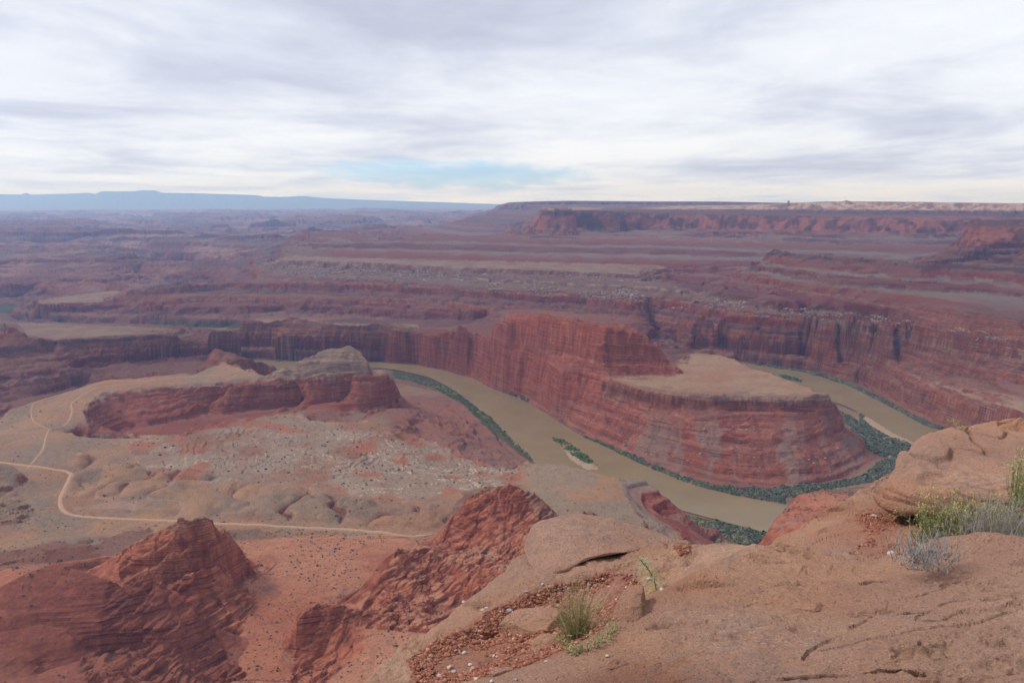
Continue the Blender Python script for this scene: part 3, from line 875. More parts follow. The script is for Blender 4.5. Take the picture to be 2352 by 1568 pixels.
ptop = zone([(1555, 865), (1545, 800), (1600, 795), (1700, 800), (1760, 845), (1920, 905), (1860, 912), (1500, 892), (1390, 866)], 1500, 2600) * flat
col = mixc(col, mixc(np.broadcast_to(C(.36, .25, .16), X.shape + (3,)), C(.36, .20, .13), sst(.42, .62, fbm(X / 90, Y / 40, 196, 4) * .5 + .5)), ptop)
# road bench: tan soil, greyer on the hills
bench = zone([(-300, 1262), (-300, 930), (0, 935), (240, 868), (430, 845), (500, 825), (640, 862), (620, 880), (430, 885), (300, 892), (230, 905), (172, 985), (178, 1000), (420, 998), (640, 945), (700, 945),
              (700, 1040), (1000, 1130), (1190, 1060), (1300, 1050), (1450, 1085), (1440, 1130), (1470, 1190), (1560, 1215), (1580, 1260), (1250, 1260), (1200, 1110), (1060, 1130), (1000, 1236), (700, 1222), (350, 1215), (200, 1240), (0, 1262)], 900, 2500)
bc = mixc(np.broadcast_to(C(.40, .245, .15), X.shape + (3,)), C(.30, .215, .155), sst(.35, .65, fbm(X / 90, Y / 90, 191, 4) * .5 + .5))
bc = mixc(bc, C(.38, .20, .125), sst(.5, .72, fbm(X / 140, Y / 140, 192, 3) * .5 + .5) * .7)
bc = mixc(bc, C(.27, .215, .17), sst(.5, .7, fbm(X / 35, Y / 35, 193, 3) * .5 + .5) * .4)
bc = mixc(bc, C(.46, .32, .26), sst(.07, .02, np.abs(vn(X / 66 + 4 + fbm(X / 60, Y / 60, 6, 2) * .5, Y / 85, 67))) * zone([(160, 1045), (420, 1060), (1000, 1150), (1050, 1190), (990, 1220), (170, 1180)], 1000, 2000) * .5)
hcl = zone([(1440, 1088), (1500, 1092), (1660, 1270), (1570, 1290), (1556, 1222), (1500, 1200), (1462, 1172), (1432, 1132)], 1200, 1700, edge=5)
hc = mixc(BED * C(1.2, .95, .9), C(.30, .24, .20), sst(88, 100, Zf + n2 * 8))
col = mixc(col, bc, bench * (0.1 + .9 * sst(.66, .8, NZ)) * (1 - zone([(-80, 1066), (25, 1067), (72, 1100), (60, 1128), (0, 1145), (-80, 1150)], 1200, 1360, edge=3)))
col = mixc(col, hc, hcl)
th = zone([(1195, 1060), (1300, 1055), (1450, 1085), (1445, 1130), (1470, 1190), (1560, 1215), (1580, 1260), (1290, 1260), (1230, 1130)], 1150, 1700)
thc = mixc(np.broadcast_to(C(.32, .24, .175), X.shape + (3,)), C(.42, .24, .145), sst(.45, .65, fbm(X / 60, Y / 90, 195, 3) * .5 + .5) * .8)
col = mixc(col, thc, th * sst(.6, .8, NZ) * (1 - hcl))
wash = zone([(280, 1010), (420, 1000), (640, 950), (900, 985), (1000, 1000), (1200, 1060), (1190, 1110), (1060, 1130), (900, 1150), (700, 1110), (500, 1110), (330, 1080)], 1200, 2000)
wn = fbm(X / 26 + n1 * 2, Y / 12, 201, 5, .6) * .5 + .5
wc = mixc(np.broadcast_to(C(.31, .165, .11), X.shape + (3,)), C(.33, .25, .19), sst(.35, .55, n2))
st_ = (fbm(X / 115, Y / 115, 91, 4, .5) * 5 + dem(X, Y) / 6.0); fs_ = st_ - np.floor(st_)
pale_amt = sst(.36, .66, fbm(X / 80, Y / 80, 205, 4) * .5 + .5 + sst(700, 1000, U) * .16 - .03)
wc = mixc(wc, C(.37, .29, .225), pale_amt * .7)
vd_, vr_ = vor(X / 7.0 + Y / 30.0, Y / 5.0 - X / 40.0, 261)
wc = mixc(wc, C(.68, .59, .49), (vr_ > -.45) * (.6 + .4 * sst(700, 1000, U)) * sst(.52, .36, vd_) * sst(.02, .08, fs_) * sst(.46, .24, fs_ + (n3 - .5) * .6) * pale_amt * (NZ > .7))
wc = mixc(wc, C(.40, .16, .10), sst(.54, .66, fbm(X / 55 + 9, Y / 55, 207, 4) * .5 + .5) * .9)
col = mixc(col, wc, wash * .9)
reds = zone([(930, 880), (1000, 895), (1120, 960), (1210, 1050), (1190, 1080), (1100, 1060), (960, 1005), (900, 960), (920, 925)], 1400, 2400)
col = mixc(col, mixc(np.broadcast_to(C(.31, .13, .09), X.shape + (3,)), C(.24, .13, .115), sst(.4, .65, fbm(X / 80, Y / 25, 221, 4) * .5 + .5)), reds * .85)
amph = zone([(172, 1000), (205, 925), (270, 893), (600, 877), (900, 850), (950, 930), (640, 950), (420, 1000)], 1640, 2300)
ac = mixc(np.broadcast_to(C(.24, .095, .07), X.shape + (3,)), C(.36, .14, .085), sst(.35, .6, lay))
ac = mixc(ac, BED, np.full(X.shape, .55, np.float32))
ac = ac * C(1.12, .95, .92)
ac = mixc(ac, C(.30, .22, .18), sst(120, 130, Zf + n2 * 8) * sst(.6, .9, NZ))
col = mixc(col, ac, amph * .9)
pm = zone([(600, 872), (640, 848), (740, 790), (840, 800), (895, 835), (895, 858), (760, 866)], 2000, 2500)
pmc = mixc(np.broadcast_to(C(.25, .18, .14), X.shape + (3,)), C(.36, .265, .205), sst(.4, .65, lay))
pmc = mixc(pmc, ac, 1 - sst(116, 132, Zf + n2 * 10))
col = mixc(col, pmc, pm * .9)
# pale sandstone bed on the rims far away
wr = sst(196, 204, Zf) * (1 - sst(248, 256, Zf)) * sst(3200, 3600, RR_) * zone([(560, 570), (1700, 560), (1900, 700), (1000, 700), (560, 640)], 3000, 6000)
blk = sst(.60, .68, fbm(X / 16, Y / 16, 231, 3) * .5 + .5)
col = mixc(col, C(.34, .27, .22), wr * (.35 + .5 * blk) * (1 - flat * .3))
for WL, wd_ in ((WR, 34), (WR2, 26), (WR3, 20)):
    wl = [tuple(map(float, at_z(a, b, c))) for a, b, c in WL]
    wl = [(a * (1 + wd_ * .3 / math.hypot(a, b)), b * (1 + wd_ * .3 / math.hypot(a, b))) for a, b in wl]
    dd = dist_line(X, Y, wl)
    col = mixc(col, C(.50, .42, .35), sst(15, 9, dd + (n3 - .5) * 12) * flat * .8)
# middle slopes and great mesa
mid = zone([(600, 540), (1760, 570), (2500, 560), (2500, 780), (1700, 700), (1480, 632), (900, 612), (600, 592)], 2400, 6600)
mc = mixc(np.broadcast_to(C(.21, .105, .085), X.shape + (3,)), C(.31, .165, .115), sst(.4, .6, lay))
mc = mixc(mc, BED, np.full(X.shape, .75, np.float32))
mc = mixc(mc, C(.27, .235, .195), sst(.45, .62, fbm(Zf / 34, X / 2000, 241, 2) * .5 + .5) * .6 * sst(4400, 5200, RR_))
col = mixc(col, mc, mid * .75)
gmz = zone([(1200, 475), (1500, 470), (1820, 455), (2600, 455), (2600, 560), (1200, 548)], 3300, 9500)
gc = mixc(np.broadcast_to(C(.40, .155, .105), X.shape + (3,)), C(.17, .075, .065), sst(.42, .6, fbm(X / 60, Y / 60 + Zf / 400, 251, 3) * .5 + .5))
gc = mixc(gc, C(.19, .11, .10), sst(490, 505, Zf) * (1 - sst(530, 540, Zf)))
gc = mixc(gc, C(.80, .62, .50), sst(535, 548, Zf) * (.35 + .55 * sst(.4, .6, n2)))
gc = mixc(gc, C(.07, .085, .05), sst(598, 603, Zf) * .75 * sst(.4, .6, n3))
gc = mixc(gc, mixc(BED * 1.3, C(.34, .26, .21), sst(.4, .6, n1) * .7), (1 - sst(370, 400, Zf)) * .85)
col = mixc(col, gc, gmz * .95)
# plain at the left: banded tan and purple brown
pl = sst(5000, 7000, RR_) * (1 - sst(235, 260, Zf))
pc = mixc(BED * .8, C(.46, .27, .18), sst(.42, .62, fbm(X / 900, Y / 1600, 261, 5, .6) * .5 + .5) * flat)
col = mixc(col, pc, pl * (.35 + .5 * flat))
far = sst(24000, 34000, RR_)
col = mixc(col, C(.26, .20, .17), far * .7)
for pz in ([(80, 690), (250, 668), (275, 668), (258, 690), (180, 699), (75, 700)], [(40, 742), (130, 742), (350, 752), (480, 760), (300, 768), (130, 780), (60, 768)],
           [(560, 735), (690, 730), (760, 742), (830, 744), (960, 745), (960, 760), (830, 757), (640, 764), (560, 757)],
           [(1900, 828), (2010, 834), (2100, 862), (2200, 886), (2352, 914), (2500, 930), (2500, 985), (2352, 946), (2242, 916), (2154, 891), (2063, 865), (1968, 834)],
           [(1700, 797), (1960, 812), (1960, 826), (1885, 824), (1800, 822)], [(640, 588), (1500, 608), (1600, 630), (1480, 634), (1200, 622), (640, 600)]):
    tz = zone(pz, 1800, 6500, edge=3) * sst(.9, .97, NZ)
    col = mixc(col, mixc(np.broadcast_to(C(.40, .29, .20), X.shape + (3,)), C(.33, .20, .14), sst(.4, .7, n2)), tz * .85)
# green flats beside the water
veg_uv = [[(-80, 690), (40, 700), (50, 716), (-80, 735)], [(330, 604), (420, 592), (520, 628), (440, 636), (340, 626)], [(350, 740), (560, 742), (560, 760), (350, 758)],
          [(900, 850), (980, 862), (1060, 890), (1130, 940), (1180, 1000), (1235, 1058), (1215, 1060), (1120, 985), (1060, 925), (1000, 885), (930, 868), (900, 866)]]
for pz in veg_uv:
    vz = zone(pz, 1300, 8000, edge=4) * (1 - sst(14, 24, Zf))
    col = mixc(col, C(.075, .09, .04), vz * .85)
# dirt road and trails: distance to the centre line
def smooth_path(pts, n=6):
    P = np.array(pts, float); out = []
    for i in range(len(P) - 1):
        p0, p1, p2, p3 = P[max(i - 1, 0)], P[i], P[i + 1], P[min(i + 2, len(P) - 1)]
        for k in range(n):
            t = k / n
            out.append(.5 * ((2 * p1) + (-p0 + p2) * t + (2 * p0 - 5 * p1 + 4 * p2 - p3) * t * t + (-p0 + 3 * p1 - 3 * p2 + p3) * t ** 3))
    out.append(P[-1])
    return [tuple(a) for a in out]


road_w = smooth_path([tuple(map(float, at_z(a, b, 114))) for a, b in ROAD], 4)
trails = [([(60, 1068), (80, 1048), (98, 1030), (106, 1005), (118, 985), (145, 978), (160, 965), (166, 945), (164, 930), (180, 918), (205, 903), (235, 893), (300, 886), (360, 878), (440, 869), (520, 866), (560, 856)], 122, 3.2),
          ([(0, 942), (60, 926), (120, 910), (190, 893), (245, 877), (300, 876), (360, 874)], 128, 3.0),
          ([(110, 985), (90, 975), (75, 960), (72, 940), (80, 925)], 124, 2.2),
          ([(640, 1246), (700, 1238), (800, 1232), (940, 1229)], 114, 2.0)]
dmin = dist_line(X, Y, road_w)
wob = (n3 - .5) * 2
col = mixc(col, C(.44, .29, .20), sst(5.2, 2.8, dmin + wob * 1.4) * .9)
for pts, zt, wd in trails:
    tw = [tuple(map(float, at_z(a, b, zt))) for a, b in pts]
    dd = dist_line(X, Y, smooth_path(tw, 2))
    col = mixc(col, C(.42, .26, .17), sst(wd + 1.2, wd - .8, dd + wob) * .8)
pad = zone([(190, 905), (235, 870), (420, 866), (440, 876), (300, 888)], 1800, 2500)
col = mixc(col, C(.36, .20, .12), pad * .7)
# wet sand bars
for pz in ([(1290, 1025), (1310, 1028), (1340, 1052), (1375, 1078), (1345, 1078), (1310, 1055)], [(1972, 950), (1996, 958), (2050, 992), (2104, 1016), (2086, 1030), (2030, 1010), (1984, 982)]):
    sz = zone(pz, 1300, 3000, edge=2)
    col = mixc(col, SANDC, sz)
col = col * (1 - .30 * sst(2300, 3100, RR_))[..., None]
col = col * C(1.06, .98, .95)
col = np.clip(col * .62 * (0.85 + .3 * n3[..., None]), .01, .7)
print('colours', round(time.time() - T0, 1))


# ------------------------------------------------------------------ materials
def new_mat(name):
    m = bpy.data.materials.new(name)
    m.use_nodes = True
    m.node_tree.nodes.clear()
    return m, m.node_tree


def bsdf_out(nt, rough=0.95, spec=0.2):
    b = N(nt, 'ShaderNodeBsdfPrincipled')
    b.inputs['Roughness'].default_value = rough
    b.inputs['Specular IOR Level'].default_value = spec
    o = N(nt, 'ShaderNodeOutputMaterial')
    nt.links.new(b.outputs[0], o.inputs[0])
    return b


def mat_terrain():
    m, nt = new_mat('layered_rock')
    L = nt.links.new
    b = bsdf_out(nt, 0.95, 0.1)
    at = N(nt, 'ShaderNodeAttribute', attribute_name='Col')
    geo = N(nt, 'ShaderNodeNewGeometry')
    n = N(nt, 'ShaderNodeTexNoise', inp={'Scale': 0.28, 'Detail': 7.0, 'Roughness': 0.65})
    L(geo.outputs['Position'], n.inputs['Vector'])
    r = ramp(nt, n.outputs[0], [(0.3, (.72, .72, .74)), (0.5, (1, 1, 1)), (0.72, (1.22, 1.2, 1.16))])
    mx = N(nt, 'ShaderNodeMix', data_type='RGBA', blend_type='MULTIPLY')
    mx.inputs[0].default_value = 1
    L(at.outputs[0], mx.inputs[6]); L(r.outputs[0], mx.inputs[7])
    # thin beds on the steep faces; dark lines also paint in shade under ledges
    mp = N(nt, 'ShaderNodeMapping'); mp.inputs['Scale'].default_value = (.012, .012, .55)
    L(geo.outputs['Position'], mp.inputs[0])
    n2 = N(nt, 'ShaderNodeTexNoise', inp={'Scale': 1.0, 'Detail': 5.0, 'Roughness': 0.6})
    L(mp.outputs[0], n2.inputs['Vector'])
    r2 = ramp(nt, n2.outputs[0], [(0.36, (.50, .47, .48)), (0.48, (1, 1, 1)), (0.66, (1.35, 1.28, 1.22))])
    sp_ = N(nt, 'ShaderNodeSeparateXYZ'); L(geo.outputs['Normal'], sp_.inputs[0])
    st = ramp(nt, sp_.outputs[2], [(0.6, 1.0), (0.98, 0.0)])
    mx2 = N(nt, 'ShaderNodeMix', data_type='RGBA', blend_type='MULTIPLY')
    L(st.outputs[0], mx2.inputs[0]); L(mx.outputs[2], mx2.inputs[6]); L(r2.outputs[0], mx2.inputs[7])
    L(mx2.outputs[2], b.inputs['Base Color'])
    bp = N(nt, 'ShaderNodeBump', inp={'Strength': 0.9, 'Distance': 3.5})
    n3_ = N(nt, 'ShaderNodeTexNoise', inp={'Scale': 0.22, 'Detail': 6.0, 'Roughness': 0.7})
    L(geo.outputs['Position'], n3_.inputs['Vector'])
    L(n3_.outputs[0], bp.inputs['Height']); L(bp.outputs[0], b.inputs['Normal'])
    return m


def mat_water():
    m, nt = new_mat('muddy_water')
    L = nt.links.new
    b = bsdf_out(nt, 0.22, 0.36)
    b.inputs['IOR'].default_value = 1.33
    geo = N(nt, 'ShaderNodeNewGeometry')
    n = N(nt, 'ShaderNodeTexNoise', inp={'Scale': 0.012, 'Detail': 4.0, 'Roughness': 0.55})
    L(geo.outputs['Position'], n.inputs['Vector'])
    r = ramp(nt, n.outputs[0], [(0.35, (.165, .118, .062)), (0.65, (.19, .138, .076))])
    L(r.outputs[0], b.inputs['Base Color'])
    n2 = N(nt, 'ShaderNodeTexNoise', inp={'Scale': 0.4, 'Detail': 3.0})
    L(geo.outputs['Position'], n2.inputs['Vector'])
    bp = N(nt, 'ShaderNodeBump', inp={'Strength': 0.14, 'Distance': 0.5})
    L(n2.outputs[0], bp.inputs['Height']); L(bp.outputs[0], b.inputs['Normal'])
    return m


def grid_quads(nc, nr):
    i = np.arange(nc - 1)[:, None] * nr + np.arange(nr - 1)[None, :]
    return np.stack([i, i + nr, i + nr + 1, i + 1], -1).reshape(-1, 4)


M_TER = mat_terrain()
Q = grid_quads(NC, NRW)
co = P3.reshape(-1, 3)
def zq_(poly, rmin, rmax, zmin):
    return inpoly(U, V, poly) & (RR_ > rmin) & (RR_ < rmax) & (Zf > zmin)


FORMS = [('butte', [(215, 1300), (255, 1270), (300, 1240), (400, 1190), (480, 1150), (510, 1190), (600, 1300), (560, 1340), (500, 1395), (400, 1390), (340, 1345), (240, 1325)], 850, 1040, 124, 'tilted red sandstone butte of slabs and rounded blocks at the lower left'),
         ('butte', [(995, 1250), (1030, 1180), (1090, 1100), (1240, 1100), (1300, 1175), (1390, 1150), (1400, 1300), (1060, 1420), (1010, 1330)], 860, 1120, 124, 'dark red blocky knob rising beyond the hump-backed boulder'),
         ('mesa', [(1125, 775), (1140, 700), (1600, 700), (1560, 866), (1450, 864), (1380, 866), (1300, 870), (1200, 880), (1150, 800)], 2050, 2650, 146, 'long brick red fin-shaped mesa standing on the neck of the peninsula'),
         ('mesa', [(1190, 545), (1240, 470), (1800, 450), (2700, 440), (2700, 556), (1200, 552)], 4800, 9500, 372, 'great flat-topped mesa with vertical cliffs along the right skyline')]
own = np.zeros(U.shape, np.int8)
for k, (nm, poly, ra, rb, zb, lab) in enumerate(FORMS):
    own[zq_(poly, ra, rb, zb) & (own == 0)] = k + 1
fo = own.ravel()[Q].min(1)
colf = col.reshape(-1, 3)
for k in range(len(FORMS) + 1):
    qk = Q[fo == k]
    ids = np.unique(qk)
    rm = np.zeros(len(co), np.int32); rm[ids] = np.arange(len(ids))
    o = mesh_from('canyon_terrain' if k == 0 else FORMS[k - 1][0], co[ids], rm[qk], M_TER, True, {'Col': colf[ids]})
    tag(o, kind='structure')
    if k: o['label'] = FORMS[k - 1][5]
print('mesh', round(time.time() - T0, 1))

# dirt road and side tracks: graded ribbons lying on the benches
def ground_z(x, y):
    return height(np.asarray(x, float), np.asarray(y, float))[0]


def mat_dirt():
    m, nt = new_mat('graded_dirt'); b = bsdf_out(nt, .95, .1)
    geo = N(nt, 'ShaderNodeNewGeometry')
    n = N(nt, 'ShaderNodeTexNoise', inp={'Scale': .25, 'Detail': 6.0, 'Roughness': .65}); nt.links.new(geo.outputs['Position'], n.inputs['Vector'])
    r = ramp(nt, n.outputs[0], [(.35, (.28, .165, .105)), (.65, (.37, .23, .155))]); nt.links.new(r.outputs[0], b.inputs['Base Color'])
    return m


M_DIRT = mat_dirt()


def ribbon(name, pts, w):
    P = np.array(smooth_path(pts, 6)); T = np.gradient(P, axis=0); T /= np.linalg.norm(T, axis=1, keepdims=True)
    Nn = np.stack([-T[:, 1], T[:, 0]], 1)
    w = w * (1 + .18 * fbm(np.arange(len(P)) / 5.0, np.zeros(len(P)), 5, 2))[:, None]
    cols_ = [P + Nn * w * k for k in (-1, -.8, 0, .8, 1)]
    Z_ = np.stack([ground_z(c[:, 0], c[:, 1]) for c in cols_], 0)
    zc = Z_[1:4].max(0) + .35
    zz_ = [np.minimum(Z_[0], zc) - .4, zc, zc + .1, zc, np.minimum(Z_[4], zc) - .4]
    G = np.stack([np.c_[c, z] for c, z in zip(cols_, zz_)], 0)
    o = mesh_from(name, G.reshape(-1, 3), grid_quads(5, len(P)), M_DIRT, True)
    tag(o, kind='structure')


ribbon('road', [tuple(map(float, at_z(a, b, 113))) for a, b in ROAD], 3.9)
for pts, zt, wd in trails:
    ribbon('track', [tuple(map(float, at_z(a, b, zt))) for a, b in pts], wd * .6)

# table mountains on the horizon
def mountains():
    us = np.linspace(-200, 2600, 1400)
    vt = np.interp(us, [a for a, b in MT], [b for a, b in MT]) + fbm(us / 9, us * 0, 881, 3) * .5
    rows = []
    dx, dy, dz = ray(us, vt)
    for fr, yd in ((0.0, 40000), (.25, 41500), (.42, 42500), (.50, 43200), (.72, 44200), (.95, 44700), (1.0, 45000), (1.0, 50000)):
        w = fbm(us / 14, us * 0 + yd / 4000, 883, 3) * 500
        y = yd + w; top = H + dz / dy * 45000
        z = 300 + (top - 300) * (fr + (fbm(us / 10, us * 0 + yd / 3000, 885, 3) * .04 if 0 < fr < .9 else 0))
        rows.append(np.stack([dx / dy * y, y, z], -1))
    G = np.stack(rows, 0)
    m, nt = new_mat('distant_rock'); b = bsdf_out(nt, .95, .1); b.inputs['Base Color'].default_value = (.07, .08, .09, 1)
    o = mesh_from('mountains', G.reshape(-1, 3), grid_quads(8, 1400), m, False)
    tag(o, kind='structure')


mountains()
# water: a level sheet under the banks
M_WAT = mat_water()
for k, (poly, nm) in enumerate(zip(RIVER_W, ['river'] * 4)):
    P = np.array(poly); c = P.mean(0)
    import mathutils.geometry as mg
    # widen a little so that the sheet runs under the banks
    d = np.roll(P, -1, 0) - np.roll(P, 1, 0)
    nn = np.stack([d[:, 1], -d[:, 0]], 1); nn /= np.linalg.norm(nn, axis=1, keepdims=True) + 1e-9
    area = 0.5 * np.sum(P[:, 0] * np.roll(P[:, 1], -1) - np.roll(P[:, 0], -1) * P[:, 1])
    P = P + nn * (25 if k < 2 else 60) * (1 if area > 0 else -1)
    tris = mg.tessellate_polygon([[Vector((a, b, 0)) for a, b in P]])
    me = bpy.data.meshes.new(nm)
    me.from_pydata([(a, b, 0.0) for a, b in P], [], [tuple(t) for t in tris])
    me.materials.append(M_WAT)
    ob = link(bpy.data.objects.new(nm, me))
    tag(ob, kind='structure')


# ------------------------------------------------------------------ the rim ledge under the camera
# control lines (u, v, height above the eye); the same method at the scale of metres
FNA, FNR = 700, 620
FA0, FA1 = math.radians(-62), math.radians(62)
FR0, FR1 = 0.9, 9.5
FL = []


def fl(pts, z=None, back=()):
    w = []
    for q in pts:
        zz = q[2] if len(q) > 2 else z
        x, y = at_z(q[0], q[1], H + zz)
        w.append((float(x), float(y), zz))
    FL.append(w)
    for dr, dz in back:
        FL.append([(x * (1 + dr / math.hypot(x, y)), y * (1 + dr / math.hypot(x, y)), zz + dz) for x, y, zz in w])


def fpol(pts):
    """plan points (azimuth in degrees, r, z)"""
    FL.append([(r * math.sin(math.radians(a)), r * math.cos(math.radians(a)), z) for a, r, z in pts])


DROP = [(.10, -.10), (.25, -.55), (.55, -3.0), (1.2, -12.0)]
# near slab, its left edge and the foot of that edge
EDGE = [(1000, 1620, -1.80), (1090, 1566, -1.79), (1200, 1536, -1.77), (1280, 1510, -1.76), (1340, 1482, -1.76), (1385, 1452, -1.76), (1415, 1420, -1.77), (1455, 1392, -1.78), (1530, 1352, -1.78), (1580, 1328, -1.78), (1625, 1306, -1.79),
        (1660, 1292, -1.80), (1700, 1268, -1.80)]
fl(EDGE)
fl([(u + (-6 if v > 1450 else -12), v - 14, z - .20) for u, v, z in EDGE[:-2]])
fl([(1700, 1268, -1.80), (1722, 1256, -1.82), (1760, 1247, -1.83), (1800, 1245, -1.84), (1850, 1250, -1.84), (1900, 1256, -1.84), (1940, 1268, -1.85), (1975, 1280, -1.86), (2000, 1290, -1.88), (2050, 1286, -1.82), (2090, 1270, -1.76), (2110, 1250, -1.70),
    (2140, 1228, -1.62), (2180, 1214, -1.56), (2250, 1210, -1.52), (2352, 1218, -1.47), (2500, 1226, -1.42)])
fl([(1250, 1600, -1.66), (1400, 1568, -1.62), (1500, 1500, -1.64), (1600, 1430, -1.67), (1700, 1370, -1.72), (1800, 1330, -1.76), (1900, 1310, -1.79), (2000, 1315, -1.78), (2100, 1300, -1.70), (2250, 1270, -1.56), (2400, 1270, -1.46)])
fl([(1600, 1568, -1.58), (1700, 1480, -1.62), (1800, 1440, -1.65), (1850, 1400, -1.70), (1950, 1390, -1.66), (2050, 1400, -1.60), (2200, 1380, -1.52), (2352, 1370, -1.46)])
fl([(1830, 1568, -1.56), (1870, 1500, -1.60), (1900, 1440, -1.64), (1960, 1470, -1.58), (2100, 1500, -1.53), (2352, 1500, -1.48)])
fl([(1400, 1700, -1.58), (1900, 1760, -1.52), (2352, 1700, -1.50), (2800, 1600, -1.45)])
fpol([(-62, 1.0, -1.62), (-30, 1.2, -1.60), (0, 1.2, -1.57), (30, 1.2, -1.53), (62, 1.2, -1.5)])
fpol([(-60, 1.9, -1.95), (-35, 2.1, -1.92), (-18, 2.3, -1.88)])
fpol([(62, 3.5, -1.35), (45, 3.6, -1.38), (38, 3.7, -1.42)])
# gravel bowl between the slab and the outer lip
fl([(960, 1590, -2.04), (1060, 1552, -2.05), (1160, 1520, -2.06), (1250, 1478, -2.06), (1300, 1450, -2.07), (1370, 1400, -2.07), (1420, 1375, -2.05), (1500, 1338, -2.0), (1560, 1310, -1.98), (1610, 1290, -1.94)])
fl([(950, 1540, -2.10), (1050, 1500, -2.13), (1150, 1440, -2.15), (1250, 1385, -2.16), (1350, 1350, -2.15), (1430, 1330, -2.12), (1500, 1305, -2.06)])
# outer lip, silhouette against the valley
fl([(700, 1700, -2.15), (780, 1620, -2.15), (840, 1568, -2.15), (880, 1520, -2.15), (905, 1492, -2.14), (940, 1462, -2.16), (1000, 1425, -2.18), (1060, 1385, -2.2), (1108, 1350, -2.2), (1140, 1320, -2.2), (1160, 1302, -2.19), (1180, 1280, -2.2), (1205, 1268, -2.2),
    (1240, 1252, -2.22), (1300, 1240, -2.25), (1400, 1235, -2.25), (1500, 1240, -2.22), (1560, 1238, -2.15), (1590, 1246, -2.12), (1625, 1258, -2.1), (1655, 1250, -2.06), (1690, 1247, -2.02), (1730, 1252, -2.02)], back=DROP)
fl([(1010, 1460, -2.10), (1100, 1410, -2.12), (1160, 1370, -2.12), (1220, 1325, -2.12), (1300, 1310, -2.10), (1380, 1300, -2.05), (1440, 1290, -2.0)])
fl([(1450, 1300, -1.98), (1520, 1275, -1.94), (1580, 1262, -1.94), (1640, 1272, -1.90), (1668, 1280, -1.86)])
fl([(1480, 1262, -2.02), (1530, 1256, -2.02), (1570, 1252, -2.04)])
# smooth slope on the right
fl([(1752, 1254, -2.25), (1800, 1226, -2.25), (1850, 1198, -2.25), (1900, 1170, -2.25), (1960, 1138, -2.24), (2020, 1095, -2.2), (2060, 1066, -2.16), (2088, 1045, -2.1), (2083, 1024, -2.02), (2110, 1004, -1.96), (2150, 992, -1.9),
    (2180, 985, -1.88), (2250, 972, -1.84), (2352, 963, -1.8), (2500, 950, -1.75), (2800, 940, -1.7)], back=DROP)
fl([(1830, 1243, -2.1), (1920, 1225, -2.12), (2000, 1185, -2.13), (2060, 1190, -2.12), (2110, 1200, -2.1), (2200, 1200, -2.0), (2352, 1200, -1.9)])
fl([(1930, 1250, -2.0), (1990, 1262, -1.98), (2040, 1250, -2.0), (2090, 1235, -1.98), (2110, 1218, -1.98)])
fl([(2040, 1170, -2.14), (2120, 1165, -2.14), (2220, 1150, -2.05), (2352, 1140, -1.95)])
for a_ in (9.4,):
    fpol([(t, a_, -22 if t < 60 else -22) for t in range(-62, 63, 4)])
fpol([(-62, 2.9, -2.2), (-40, 3.0, -2.2), (-24, 3.1, -2.16)])
fpol([(-62, 3.3, -3.2), (-40, 3.4, -3.2), (-24, 3.6, -3.2)])
fpol([(-62, 4.3, -12), (-40, 4.4, -12), (-24, 4.7, -12)])


def fsolve():
    Z = np.full((FNA, FNR), np.nan)
    def g(x, y):
        return (math.atan2(x, y) - FA0) / (FA1 - FA0) * (FNA - 1), math.log(math.hypot(x, y) / FR0) / math.log(FR1 / FR0) * (FNR - 1)
    for w in FL:
        for (x0, y0, z0), (x1, y1, z1) in zip(w[:-1], w[1:]):
            c0, q0 = g(x0, y0); c1, q1 = g(x1, y1)
            n = int(max(abs(c1 - c0), abs(q1 - q0)) * 1.5) + 2
            t = np.linspace(0, 1, n)
            c = np.rint(c0 + (c1 - c0) * t).astype(int); q = np.rint(q0 + (q1 - q0) * t).astype(int)
            ok = (c >= 0) & (c < FNA) & (q >= 0) & (q < FNR)
            Z[c[ok], q[ok]] = (z0 + (z1 - z0) * t)[ok]
    return laplace(Z)


FD = fsolve().astype(np.float32)
# soften the creases of the interpolation a little
for _ in range(5):
    q = np.pad(FD, 1, mode='edge'); FD = (q[:-2, 1:-1] + q[2:, 1:-1] + q[1:-1, :-2] + q[1:-1, 2:] + FD * 2) / 6


def fdem(x, y):
    c = (np.arctan2(x, y) - FA0) / (FA1 - FA0) * (FNA - 1); q = np.log(np.hypot(x, y) / FR0) / math.log(FR1 / FR0) * (FNR - 1)
    c = np.clip(c, 0, FNA - 1.001); q = np.clip(q, 0, FNR - 1.001)
    ic = c.astype(int); iq = q.astype(int); fc = c - ic; fq = q - iq
    return (FD[ic, iq] * (1 - fc) + FD[ic + 1, iq] * fc) * (1 - fq) + (FD[ic, iq + 1] * (1 - fc) + FD[ic + 1, iq + 1] * fc) * fq


